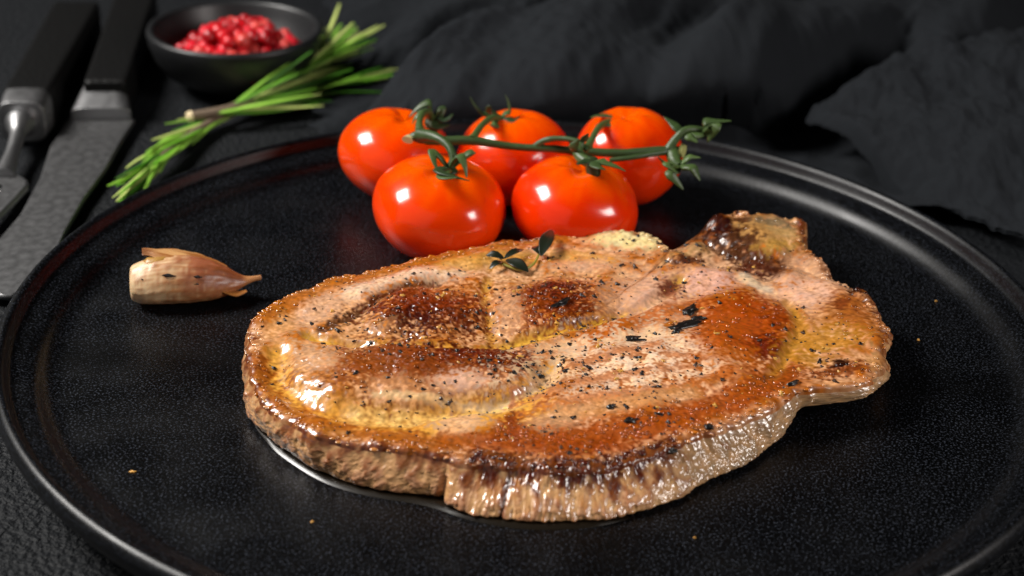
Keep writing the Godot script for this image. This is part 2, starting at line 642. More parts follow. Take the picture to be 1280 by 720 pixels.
	for q in [[Vector2(-11.63, 28.6), Vector2(2.03, 22.02), Vector2(18.06, 15.87), Vector2(30.3, 12.09)], [Vector2(-13.45, 35.66), Vector2(1.9, 29.87), Vector2(21.53, 24.4), Vector2(37.87, 16.83)], [Vector2(2.18, 13.9), Vector2(12.43, 7.14), Vector2(22.85, 2.57)], [Vector2(27.52, 22.59), Vector2(37.95, 16.09), Vector2(48.67, 9.4)], [Vector2(24.65, 6.35), Vector2(34.66, 8.01), Vector2(45.1, 5.02)], [Vector2(-3.94, 38.48), Vector2(11.38, 34.14), Vector2(25.11, 29.14)]]:
		stroke(q, 3.6, "b4601c", 0.75, 0.2, 1.5)
	stroke([Vector2(-13.34, 42.4), Vector2(1.66, 43.48), Vector2(16.85, 39.24), Vector2(32.7, 30.76), Vector2(47.45, 19.89), Vector2(55.59, 10.47)], 7.5, "a64e0e", 0.95, 0.0, 0.45)
	stroke([Vector2(-28.17, 45.92), Vector2(-16.95, 47.86), Vector2(-2.14, 48.91), Vector2(12.78, 46.08)], 5.0, "a04a10", 0.85, 0.0, 0.5)
	stroke([Vector2(-2.01, 34.96), Vector2(13.48, 29.86), Vector2(29.38, 23.91)], 3.6, "cf9a6c", 0.7, 0.1, 0.8)
	paint(-26.03, 39.82, 8.31, 6.12, 3.06, "deb494", 0.9, 0.4, 0.5)
	paint(-13.02, 39.03, 7.44, 2.3, 1.48, "98481a", 0.8, 0.5, 0.6)
	paint(-3.93, 37.8, 7.89, 4.62, 2.80, "c9a080", 0.7, 0.5, 0.6)
	stroke([Vector2(-77.56, 15.27), Vector2(-72.88, 26.74), Vector2(-65.31, 35.42), Vector2(-52.71, 42.78), Vector2(-37.44, 46.48), Vector2(-26.19, 48.41)], 5.0, "a85a16", 0.85, 0.0, 0.7)
	stroke([Vector2(-20.48, 53.18), Vector2(-11.3, 55.16), Vector2(-1.11, 56.43), Vector2(10.64, 53.24), Vector2(23.99, 45.42)], 4.2, "4c1206", 0.92, 0.0, 0.6)
	# the bone end and the ragged right side
	paint(55.67, -60.99, 16.06, 14.86, 2.19, "b48a58", 0.9, 0.3, 0.5)
	paint(52.88, -67.39, 5.57, 4.22, -2.98, "5a2a18", 0.8, 0.6, 0.9)
	paint(60.98, -66.45, 7.85, 4.75, -2.99, "8f8068", 0.9, 0.5, 0.5)
	paint(62.57, -60.5, 5.48, 3.09, -2.99, "c8a878", 0.7, 0.5, 0.5)
	paint(45.45, -63.26, 8.3, 4.42, -1.69, "3e140c", 0.95, 0.4, 0.5)
	stroke([Vector2(44.14, -59.14), Vector2(50.16, -52.68), Vector2(54.1, -47.18), Vector2(58.08, -42.74)], 9.0, "3e150c", 0.8, -0.6, 0.8)
	paint(52.32, -41.39, 8.03, 5.69, -2.73, "5e2a18", 0.75, 0.6, 0.8)
	paint(69.64, -68.12, 8.53, 1.63, 1.72, "641f14", 0.9, 0.5, 0.4)
	paint(52.53, -75.18, 3.97, 3.09, 2.75, "4a1612", 0.9, 0.5, 0.4)
	paint(60.87, -52.48, 8.79, 4.18, 2.83, "b98f4c", 0.8, 0.5, 0.5)
	for q in [[Vector2(45.22, -65.79), 3.5, 1.7], [Vector2(52.6, -73.6), 2.6, 2.0], [Vector2(69.62, -69.67), 2.4, 2.0], [Vector2(56.04, -44.47), 4.0, 1.0], [Vector2(37.44, -50.78), 3.6, 1.5], [Vector2(47.61, -56.91), 3.0, 1.4], [Vector2(61.19, -49.61), 3.0, 1.0], [Vector2(31.25, -43.64), 3.0, 1.2], [Vector2(70.81, -45.53), 3.5, 1.2], [Vector2(80.88, -27.97), 3.2, 1.4], [Vector2(80.24, -3.57), 3.4, 1.2], [Vector2(62.05, -38.84), 4.0, 1.2], [Vector2(72.24, -32.72), 5.0, 1.2], [Vector2(40.78, -37.33), 4.5, 1.2]]:
		raise(q[0].x, q[0].y, q[1], q[1] * 1.3, q[1], q[2], 0.8)
	stroke([Vector2(49.72, -37.96), Vector2(52.4, -32.23), Vector2(55.5, -30.65)], 3.0, "d8c8b8", 0.8, 0.3, 0.5)
	paint(69.67, -45.45, 8.28, 5.63, -2.50, "cfa48e", 0.8, 0.5, 0.6)
	paint(66.18, -28.73, 11.53, 10.73, -2.08, "e6baaa", 0.92, 0.4, 0.6)
	paint(75.78, -18.11, 14.33, 8.11, 1.63, "a8602a", 0.9, 0.45, 0.6)
	paint(80.15, -28.81, 4.99, 3.54, 1.43, "3a140a", 0.95, 0.5, 0.6)
	paint(74.17, -21.41, 4.86, 3.48, 1.40, "84401a", 0.7, 0.5, 0.7)
	paint(66.75, -3.49, 14.25, 7.47, 2.74, "c0862e", 0.75, 0.5, 0.6)
	paint(61.6, 3.56, 6.94, 5.63, 2.31, "bf8430", 0.7, 0.5, 0.6)
	stroke([Vector2(59.98, -23.04), Vector2(61.48, -10.45), Vector2(56.71, 1.93), Vector2(51.16, 13.76)], 2.6, "c08a36", 0.7, -1.2, 0.6)
	paint(68.69, 10.39, 12.07, 3.49, 2.80, "8a4216", 0.85, 0.5, 0.6)
	paint(69.24, 6.93, 3, 2.4, 2.33, "2a0e08", 0.95, 0.5, 0.4)
	paint(79.44, 4.35, 7.31, 2.8, 1.79, "c09468", 0.8, 0.5, 0.6)
	paint(51.07, 14.51, 10.22, 2.99, 2.48, "9c5218", 0.8, 0.5, 0.6)


# grains of browning and pale dots of fat over everything painted
func mottle() -> void:
	var n5 := noise(0.55, 3, 26)
	var dark := lin("3c1608")
	for k in cr.size():
		var i := k % GX
		var j := k / GX
		var q := n5.get_noise_2d(i * CELL + 300.0, j * CELL)
		var lum := cr[k] * 0.5 + cg[k] * 0.5
		var keep := smoothstep(1.9, 2.6, cg[k] / maxf(cb[k], 0.004))
		var curve := lerpf(0.50, 1.06, smoothstep(0.05, 0.34, lum))
		cr[k] *= 0.95 * lerpf(curve, 1.0, 0.25)
		cg[k] *= lerpf(0.85, 0.88, keep) * curve
		cb[k] *= 0.68 * curve
		var w := clampf((q + nf[k] * 0.35 - 0.16) * 2.6, 0.0, 1.0) * clampf(0.75 - lum * 1.1, 0.12, 0.65)
		cr[k] = lerpf(cr[k], dark.r, w)
		cg[k] = lerpf(cg[k], dark.g, w)
		cb[k] = lerpf(cb[k], dark.b, w)
		var g := 1.0 + 0.34 * ns[k] + 0.34 * nf[k]
		cr[k] *= g
		cg[k] *= g * (1.0 + 0.12 * nm[k])
		cb[k] *= g * (1.0 + 0.35 * nm[k])
		# crust is grainy, lean meat finely fibrous, fat smooth
		var sear := smoothstep(0.30, 0.10, lum)
		var fat := smoothstep(1.9, 2.6, cg[k] / maxf(cb[k], 0.004)) * smoothstep(0.16, 0.3, lum)
		hh[k] += (ns[k] * (0.05 + 0.26 * sear) + nf[k] * (0.035 + 0.15 * sear) + q * 0.12) * (1.0 - 0.95 * fat) + w * 0.15


var mid2 := Vector2(-3.78, 5.88)
var r_top: PackedFloat32Array
const NA := 1700


func steak_height(x: float, z: float) -> float:
	var d := Vector2(x, z) - mid2
	var i := int(fposmod(d.angle(), TAU) / TAU * NA) % NA
	return SY - TILT * z + read(hh, x, z) - edge_drop(r_top[i] - d.length())


func edge_drop(d: float) -> float:
	if d > 3.0:
		return 0.0
	var q := 1.0 - maxf(d, 0.0) / 3.0
	return 1.7 * (1.0 - sqrt(maxf(0.0, 1.0 - q * q)))


func steak() -> void:
	steak_layers()
	mottle()
	var top: Array = [Vector2(-81.36, 5.1), Vector2(-82.32, -4.9), Vector2(-78.81, -13.51), Vector2(-72.54, -22.17), Vector2(-64.71, -28.96), Vector2(-56.4, -33.19), Vector2(-45.81, -38.58), Vector2(-35.05, -45.04), Vector2(-24.01, -51.16), Vector2(-12.67, -55.45), Vector2(-1.17, -58.79), Vector2(8.12, -60.49), Vector2(17.46, -62.19), Vector2(24.81, -60.72), Vector2(30.33, -53.18), Vector2(35.11, -55.99), Vector2(38.85, -56.76), Vector2(41.43, -59.94), Vector2(40.94, -64.96), Vector2(44.23, -70.36), Vector2(50.85, -75.05), Vector2(57.03, -72.89), Vector2(64.41, -75.02), Vector2(71.16, -73.95), Vector2(70.2, -62.06), Vector2(68.98, -55.02), Vector2(72.89, -50.45), Vector2(74.31, -44.84), Vector2(75.18, -37.47), Vector2(80.98, -32.43), Vector2(83.34, -24.64), Vector2(84.55, -17.01), Vector2(83.5, -7.82), Vector2(81.62, -2.07), Vector2(82.21, 2.61), Vector2(81.48, 6.52), Vector2(77.25, 12.1), Vector2(76.84, 14.36), Vector2(72.03, 16.88), Vector2(65.44, 18.4), Vector2(56.41, 20.78), Vector2(49.96, 28.3), Vector2(39.12, 35.86), Vector2(28.67, 42.84), Vector2(18.51, 49.93), Vector2(8.75, 54.92), Vector2(-1.13, 57.67), Vector2(-12.21, 55.21), Vector2(-22.59, 55.51), Vector2(-31.48, 52.88), Vector2(-34.08, 52.4), Vector2(-52.41, 49), Vector2(-59.38, 46.49), Vector2(-67.91, 38.66), Vector2(-74.25, 31.8), Vector2(-77.71, 21.97), Vector2(-80.46, 12.03)]
	var bottom: Array = [Vector2(-80.27, 18.91), Vector2(-78.2, 24.43), Vector2(-73.58, 31.47), Vector2(-66.48, 39.18), Vector2(-59.67, 46.29), Vector2(-51.8, 51.14), Vector2(-44.08, 54.26), Vector2(-34.92, 55.65), Vector2(-32.15, 55.81), Vector2(-30.7, 55.4), Vector2(-29.29, 57.56), Vector2(-26.97, 59.95), Vector2(-21.57, 63.06), Vector2(-13.4, 64.44), Vector2(-4.73, 64.55), Vector2(9.58, 62.79), Vector2(18.71, 58.52), Vector2(26.04, 53.64), Vector2(33.18, 46.35), Vector2(43.08, 38.65), Vector2(52.63, 27.14), Vector2(57.23, 18), Vector2(59.72, 11.74), Vector2(64.24, 8.73), Vector2(70.61, 4.77), Vector2(78.01, -0.94), Vector2(81.18, -1.15), Vector2(83.06, -4.55)]
	r_top = radius_table(top, NA, mid2)
	var r_low := radius_table(bottom, NA, mid2)
	var ragged := noise(0.14, 3, 31)
	for i in NA:
		var d := Vector2.from_angle(TAU * i / NA) * r_top[i]
		var bone := smoothstep(20.0, 40.0, d.x) * smoothstep(0.0, -20.0, d.y)
		r_top[i] += ragged.get_noise_2d(d.x, d.y) * 0.9 + bone * ragged.get_noise_2d(d.x * 3.0, d.y * 3.0) * 2.6
		# where the outline does not show its foot, the wall goes straight down
		if r_low[i] < r_top[i] - 5.0 or r_low[i] > r_top[i] + 13.0:
			r_low[i] = r_top[i] - 0.5
	for k in 50:
		var o := r_low.duplicate()
		for i in NA:
			r_low[i] = (o[(i + NA - 1) % NA] + o[i] + o[(i + 1) % NA]) / 3.0
	# the right tip curls up off the plate
	var tip_a := fposmod((Vector2(80.73, 6.19) - mid2).angle() + PI, TAU) - PI
	lift.resize(NA)
	for i in NA:
		var da := fposmod(TAU * i / NA - tip_a + PI, TAU) - PI
		lift[i] = 5.0 * exp(-pow(maxf(0.0, absf(da) - 0.15) / 0.13, 2.0)) + 1.2 * exp(-da * da / 0.4)
	var rings := 320
	var wall := 56
	var p := PackedVector3Array()
	var cc := PackedColorArray()
	var fine := noise(0.9, 2, 41)
	var mid_n := noise(0.22, 3, 42)
	var grain := noise(1.0, 3, 43)
	var rim_a := lin("96541c")
	var rim_b := lin("5c220c")
	var rim_c := lin("5e1c08")
	for j in rings + 1:
		var s := 0.004 + 0.996 * float(j) / rings
		for i in NA:
			var a := TAU * i / NA
			var d := Vector2.from_angle(a) * r_top[i] * s + mid2
			var de: float = r_top[i] * (1.0 - s)
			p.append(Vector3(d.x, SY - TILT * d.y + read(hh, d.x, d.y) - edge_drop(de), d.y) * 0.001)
			var col := Color(read(cr, d.x, d.y), read(cg, d.x, d.y), read(cb, d.x, d.y))
			if de < 5.0:
				var e := mid_n.get_noise_2d(d.x, d.y)
				var f := fine.get_noise_2d(d.x, d.y)
				var back := 1.0 - smoothstep(0.05, 0.5, fposmod(a + 0.35, TAU)) * smoothstep(1.25, 0.85, fposmod(a + 0.35, TAU)) * 0.75
				var line := smoothstep(PI * 1.12, PI * 0.98, a) * smoothstep(1.35, 1.7, a)
				col = col.lerp(rim_c, line * clampf((1.1 - absf(de - 0.5) / 1.1 + e * 1.1), 0.0, 0.9))
				col = col.lerp(rim_a, back * clampf((1.0 - de / 4.5 + e * 1.2) * 0.75, 0.0, 0.75))
				col = col.lerp(rim_b, back * clampf((0.5 - de / 2.6 + e * 1.8 + f * 0.4) * 1.1, 0.0, 0.8))
			cc.append(col)
	var cut_a := fposmod((Vector2(-30.19, 59.36) - mid2).angle(), TAU)
	var cut_b := fposmod((Vector2(-15.45, 65.17) - mid2).angle(), TAU)
	var from_a := fposmod((Vector2(25.88, 44.98) - mid2).angle(), TAU)
	var to_a := fposmod((Vector2(-27.72, 54.87) - mid2).angle(), TAU)
	var red := lin("481006")
	var pale := lin("d6a672")
	var tan_c := lin("ae6e38")
	var grey := lin("a08462")
	var pink := lin("bf8e72")
	var brown := lin("8c4c1c")
	var burnt := lin("4c1a0c")
	for j in range(1, wall + 1):
		var t := float(j) / wall
		for i in NA:
			var a := TAU * i / NA
			var arc := a * 75.0
			var right := smoothstep(0.75, 1.25, fposmod(PI * 0.5 - a + PI, TAU) - PI + 0.45) if a < PI else 0.0
			var front := smoothstep(0.6, 0.2, absf(a - PI * 0.5))
			var lay := Vector2.from_angle(a) * r_top[i]
			var g1 := grain.get_noise_2d(arc * 0.36, t * 1.3) * front
			var g2 := mid_n.get_noise_3d(lay.x * 1.1, t * 11.0, lay.y * 1.1)
			var g3 := fine.get_noise_3d(lay.x, t * 13.0, lay.y)
			var rr := lerpf(r_top[i], r_low[i], smoothstep(0.0, 1.0, t)) + sin(PI * pow(t, 0.85)) * 1.3
			rr += (g1 * 0.75 + g2 * 0.7 + g3 * lerpf(0.10, 0.3, right)) * minf(1.0, t * 4.0)
			var ca := absf(a - cut_a) * 75.0
			var cb2 := absf(a - cut_b) * 75.0
			rr -= 1.9 * exp(-ca * ca / 1.8) * smoothstep(0.05, 0.6, t)
			rr -= 1.3 * exp(-cb2 * cb2 / 0.8) * smoothstep(0.05, 0.4, t)
			rr -= smoothstep(0.86, 1.0, t) * 1.4
			var d := Vector2.from_angle(a) * rr + mid2
			var edge_y: float = SY - TILT * d.y + read(hh, d.x, d.y) - 1.7
			p.append(Vector3(d.x, lerpf(edge_y, lift[i], t), d.y) * 0.001)
			var seam := smoothstep(from_a, from_a + 0.12, a) * smoothstep(to_a, to_a - 0.2, a)
			var col := pale.lerp(tan_c, clampf(0.45 + g1 * 1.1 + g2 * 0.6, 0.0, 1.0))
			col = col.lerp(pink, 0.5 * (1.0 - right) * clampf(0.5 + g2 * 2.0, 0.0, 1.0))
			col = col.lerp(grey, right * clampf(0.75 + g2, 0.0, 1.0))
			col = col.lerp(brown, (1.0 - 0.75 * right) * clampf(0.85 - t * 2.6 + g2 * 1.8 + g1 * 0.7, 0.0, 0.85))
			col = col.lerp(burnt, (1.0 - right) * clampf(0.3 - t * 5.0 + g2 * 2.0, 0.0, 0.8))
			col = col.lerp(brown, clampf(g3 * 1.4 + g2 * 0.8 - 0.35, 0.0, 0.6))
			col = col.lerp(brown, clampf((t - 0.75) * 1.2 + g2 * 0.5 - 0.1, 0.0, 0.5))
			col = col.lerp(burnt, clampf(exp(-cb2 * cb2 / 0.7) * 0.85, 0.0, 0.85))
			col = col.lerp(red, seam * clampf(0.9 - t * 2.6 + g2 * 1.3, 0.0, 0.9))
			cc.append(col)
	# the underside
	for q in [[0.9, 1.0], [0.7, 0.5], [0.3, 0.0]]:
		for i in NA:
			var d: Vector2 = Vector2.from_angle(TAU * i / NA) * r_low[i] * float(q[0]) + mid2
			p.append(Vector3(d.x, lift[i] * q[1] + 0.01, d.y) * 0.001)
			cc.append(tan_c)
	var m := vmat(0.34)
	m.metallic_specular = 0.5
	m.clearcoat_enabled = true
	m.clearcoat = 0.8
	m.clearcoat_roughness = 0.10
	relief(m, noise_tex(512, 0.06, 4, 51), 0.02, 12.0)
	var o := thing("pork_steak", Vector3(0.008, 0.0102, 0.020), "thick seared pork neck steak with browned crust lying across the black plate", "steak")
	var s1 := Shape.new()
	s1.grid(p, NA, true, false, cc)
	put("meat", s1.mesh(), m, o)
	juice(r_low)
	beads()
	pepper()
	herbs()


func juice(r_low: PackedFloat32Array) -> void:
	# a thin ring of clear meat juice where the front of the steak meets the plate
	var p := PackedVector3Array()
	var n := noise(0.06, 2, 61)
	var soft := PackedFloat32Array()
	soft.resize(NA)
	for i in NA:
		for k in 55:
			soft[i] += r_low[(i + k - 27 + NA) % NA] / 55.0
	var from := int(0.20 * NA)
	var to := int(0.46 * NA)
	var across := 17
	for i in range(from, to):
		var a := TAU * i / NA
		var f := float(i - from) / (to - from)
		var w := (1.6 + n.get_noise_1d(i * 0.09) * 0.9) * smoothstep(0.0, 0.12, f) * smoothstep(1.0, 0.85, f) + 0.15
		w = maxf(w, 0.15)
		for k in across:
			var t := float(k) / (across - 1)
			var d := Vector2.from_angle(a) * (soft[i] - 2.5 + (w + 2.5) * t) + mid2
			var e := maxf(0.0, t * (w + 2.5) - 2.5) / w
			var y := 0.6 * (1.0 - e * e) * minf(1.0, w)
			p.append(Vector3(d.x + 8.0, 10.02 + y, d.y + 20.0) * 0.001)
	var s := Shape.new()
	s.grid(p, across, false, true)
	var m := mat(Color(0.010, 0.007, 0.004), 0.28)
	tag(put("meat_juice", s.mesh(), m), "thin glossy dark film of meat juice along the steak's front foot", "juice", "", "stuff")


func on_steak(px: Vector2) -> Vector3:
	return Vector3(px.x + 8.0, steak_height(px.x, px.y) + 10.2, px.y + 20.0) * 0.001


func flake_mesh(sd: int) -> ArrayMesh:
	var f := noise(1.1, 2, sd)
	var p := PackedVector3Array()
	for j in 9:
		var la := PI * (j / 8.0 - 0.5)
		for i in 12:
			var lo := TAU * i / 12
			var d := Vector3(cos(la) * cos(lo), sin(la), cos(la) * sin(lo))
			p.append(d * (1.0 + 1.0 * f.get_noise_3dv(d * 1.1) + 0.5 * f.get_noise_3dv(d * 3.0)) * Vector3(0.5, 0.3, 0.4))
	var s := Shape.new()
	s.grid(p, 12)
	return s.mesh()


func pepper() -> void:
	var mm := MultiMesh.new()
	mm.transform_format = MultiMesh.TRANSFORM_3D
	mm.use_colors = true
	mm.mesh = flake_mesh(71)
	var spots := []
	var dens := noise(0.045, 2, 72)
	var patches := [Vector2(-13.75, 17.9), Vector2(8.44, 5.08), Vector2(-1.78, 9.6), Vector2(-46.9, 0.83), Vector2(19.43, -54.84), Vector2(40.57, -35.03), Vector2(60.36, -2.27), Vector2(-31.36, -16.77), Vector2(21.84, 19.32), Vector2(-1.53, -18.81)]
	while spots.size() < 1150:
		var a := rng.randf() * TAU
		var i := int(a / TAU * NA) % NA
		var q := Vector2.from_angle(a) * r_top[i] * sqrt(rng.randf()) * 0.97 + mid2
		if rng.randf() < 0.4:
			q = patches[rng.randi() % patches.size()] + Vector2(rng.randfn(0, 9), rng.randfn(0, 11))
			var d := q - mid2
			if d.length() > r_top[int(fposmod(d.angle(), TAU) / TAU * NA) % NA] - 2.0:
				continue
		elif rng.randf() > 0.5 + dens.get_noise_2dv(q) * 1.6:
			continue
		spots.append(q)
	mm.instance_count = spots.size()
	for k in spots.size():
		var big := pow(rng.randf(), 4.0)
		var sz := (0.42 + 0.95 * big) * 0.001
		var b := Basis.from_euler(Vector3(rng.randf_range(-0.5, 0.5), rng.randf() * TAU, rng.randf_range(-0.5, 0.5))).scaled_local(Vector3.ONE * sz * Vector3(rng.randf_range(0.8, 1.7), 0.8, 1.0))
		mm.set_instance_transform(k, Transform3D(b, on_steak(spots[k]) + Vector3.UP * sz * 0.05))
		var col := lin("1a1210")
		if rng.randf() < 0.14:
			col = lin("c89440")
		elif rng.randf() < 0.3:
			col = lin("3c2414")
		mm.set_instance_color(k, col)
	var o := MultiMeshInstance3D.new()
	o.name = "cracked_pepper"
	o.multimesh = mm
	var m := vmat(0.35)
	o.material_override = m
	add_child(o, true)
	tag(o, "cracked black pepper scattered over the browned top of the steak", "pepper", "", "stuff")


func leaf(s: Shape, base: Vector3, tip: Vector3, width: float, up: Vector3, curl: float) -> void:
	# a small pointed leaf with a keel and some thickness
	var axis := tip - base
	var side := axis.cross(up).normalized() * width
	var p := PackedVector3Array()
	for j in 11:
		var t := j / 10.0
		var w := pow(sin(PI * clampf(t * 0.94 + 0.03, 0, 1)), 0.8)
		var c := base + axis * t + up * curl * sin(PI * t)
		for i in 10:
			var a := TAU * i / 10
			p.append(c + side * cos(a) * w + up * (sin(a) * 0.18 * width + absf(cos(a)) * 0.35 * width) * w)
	s.grid(p, 10)


func beads() -> void:
	# droplets of melted fat that stand on the crust
	var ball := SphereMesh.new()
	ball.radius = 1.0
	ball.height = 2.0
	ball.radial_segments = 12
	ball.rings = 6
	var mm := MultiMesh.new()
	mm.transform_format = MultiMesh.TRANSFORM_3D
	mm.use_colors = true
	mm.mesh = ball
	var spots := []
	while spots.size() < 1500:
		var a := rng.randf() * TAU
		var i := int(a / TAU * NA) % NA
		var edge := rng.randf() < 0.16
		var d := Vector2.from_angle(a)
		var q := d * (r_top[i] - rng.randf() * 3.5 if edge else r_top[i] * sqrt(rng.randf()) * 0.97) + mid2
		if not edge and read(cg, q.x, q.y) + read(cr, q.x, q.y) > 0.55:
			continue
		if not edge and rng.randf() > 0.35 + 1.2 * absf(read(nm, q.x, q.y)) + 0.8 * read(ns, q.x, q.y):
			continue
		spots.append(q)
	mm.instance_count = spots.size()
	for k in spots.size():
		var sz := (0.28 + 0.5 * pow(rng.randf(), 2.5)) * 0.001
		mm.set_instance_transform(k, Transform3D(Basis().scaled(Vector3(sz * rng.randf_range(0.9, 1.5), sz * 0.6, sz)), on_steak(spots[k])))
		mm.set_instance_color(k, Color(read(cr, spots[k].x, spots[k].y), read(cg, spots[k].x, spots[k].y), read(cb, spots[k].x, spots[k].y)))
	var o := MultiMeshInstance3D.new()
	o.name = "fat_droplets"
	o.multimesh = mm
	var m := vmat(0.07)
	m.metallic_specular = 1.0
	o.material_override = m
	add_child(o, true)
	tag(o, "tiny glistening droplets of melted fat on the crust of the steak", "droplets", "", "stuff")


func herbs() -> void:
	var green := mat(lin("141c0e"), 0.25)
	green.clearcoat_enabled = true
	green.clearcoat = 0.5
	var stem_m := mat(lin("8c8434"), 0.35)
	var o := thing("thyme_sprig", on_steak(Vector2(-12.45, -37.71)), "small dark green thyme sprig lying on the steak near the tomatoes", "herb sprig")
	var at := o.position
	var s := Shape.new()
	tube(s, [on_steak(Vector2(-17.35, -38.29)) - at + Vector3(0, .0008, 0), on_steak(Vector2(-12.43, -35.86)) - at + Vector3(0, .001, 0), on_steak(Vector2(-8.9, -37.96)) - at + Vector3(0, .0012, 0), on_steak(Vector2(-7.14, -44.67)) - at + Vector3(0, .0015, 0)], [0.0004, 0.0004, 0.0003], 6)
	put("stem", s.mesh(), stem_m, o)
	for q in [[Vector2(-16.94, -40.18), Vector2(-22.09, -40.75), 1.3], [Vector2(-16.94, -40.18), Vector2(-11.65, -45.77), 1.1], [Vector2(-17.36, -38.75), Vector2(-20.82, -35.26), 1.0], [Vector2(-16.49, -39.75), Vector2(-10.21, -34.64), 1.8], [Vector2(-6.69, -43.75), Vector2(-8.96, -48.37), 1.5], [Vector2(-6.69, -42.8), Vector2(-3.72, -55.61), 2.0]]:
		var l := Shape.new()
		var lift := 0.0024 if (q[1] as Vector2).distance_to(Vector2(-3.72, -55.61)) < 0.5 else 0.0012
		leaf(l, on_steak(q[0]) - at + Vector3(0, .0012, 0), on_steak(q[1]) - at + Vector3(0, lift, 0), q[2] * 0.001, Vector3(0, 0.93, 0.36).normalized(), 0.0008)
		put("leaf", l.mesh(), green, o)
	var char_m := mat(lin("14100e"), 0.3)
	char_m.clearcoat_enabled = true
	char_m.clearcoat = 0.4
	var list := [
		[Vector2(31.41, -7.62), 5.5, 2.2, 0.5, "largest charred herb scrap on the orange seared patch of the steak"],
		[Vector2(32.9, -16.04), 3.2, 2.4, 1.2, "charred herb scrap just behind the largest burnt one"],
		[Vector2(28.65, -4.18), 2.6, 1.4, 1.0, "small charred herb crumb at the left end of the largest burnt scrap"],
		[Vector2(35.12, -11.99), 2.8, 1.2, 0.1, "thin charred herb crumb right of the largest burnt scrap"],
		[Vector2(17.27, -0.62), 3.2, 1.6, 0.2, "charred herb scrap on the pale middle of the steak left of the seared patch"],
		[Vector2(-1.14, -14.15), 4.4, 1.5, 0.9, "burnt thyme leaf on the dark back muscle of the steak"],
		[Vector2(-6.61, 17.44), 1.6, 1.2, 0.0, "black peppercorn piece beside the round end of the lower muscle"],
		[Vector2(14.67, 37.35), 2.0, 1.4, 0.3, "black pepper chunk above the front dark red edge of the steak"],
		[Vector2(10.33, 31.44), 1.6, 1.3, 0.6, "black pepper chunk on the pale front streaks of the steak"],
		[Vector2(33.2, 38.25), 1.6, 1.4, 0.0, "black pepper chunk by the greyish fat side of the steak"],
		[Vector2(23.94, 46.07), 1.6, 1.3, 0.4, "black pepper chunk on the right front rim of the steak"],
		[Vector2(55.56, 18.29), 2.6, 1.0, 0.7, "dark herb scrap where the steak narrows towards its right tip"],
	]
	for k in list.size():
		var q: Array = list[k]
		var f := put("herb_scrap", flake_mesh(80 + k), char_m)
		f.position = on_steak(q[0]) + Vector3(0, 0.0003, 0)
		f.rotation.y = q[3]
		f.scale = Vector3(q[1] * 1.45, 1.8, q[2] * 1.6) * 0.001
		tag(f, q[4], "herb scrap", "burnt scraps on the steak")


# ---------------------------------------------------------------- tomatoes
func tomato_mesh(sd: int, a: float, b: float) -> ArrayMesh:
	var p := PackedVector3Array()
	var cc := PackedColorArray()
	var f := noise(1.2, 2, sd)
	var red := lin("f04406").lerp(lin("e63204"), 0.5 + 0.5 * sin(sd * 2.3))
	var top := lin("f4600c")
	for j in 65:
		var t := PI * j / 64.0
		for i in 96:
			var l := TAU * i / 96
			var lob := 1.0 + 0.016 * cos(5.0 * l + sd) * sin(t) + 0.012 * f.get_noise_3d(cos(l), cos(t) * 1.5, sin(l))
			var r := pow(sin(t), 0.92) * a * lob
			var dimple := 0.16 * exp(-pow(r / (a * 0.26), 2.0)) if t < PI * 0.5 else 0.06 * exp(-pow(r / (a * 0.2), 2.0))
			var crease := (0.03 * cos(5.0 * l + sd)) * exp(-pow((r / a - 0.3) / 0.2, 2.0)) if t < PI * 0.5 else 0.0
			p.append(Vector3(cos(l) * r, b * (cos(t) * (1.0 - dimple - crease) + 1.0), sin(l) * r))
			var k := clampf((cos(t) - 0.55) * 1.6 + 0.4 * f.get_noise_3d(cos(l) * 2.0, cos(t), sin(l) * 2.0), 0.0, 1.0)
			cc.append(red.lerp(top, k))
	var s := Shape.new()
	s.grid(p, 96, true, false, cc)
	return s.mesh()


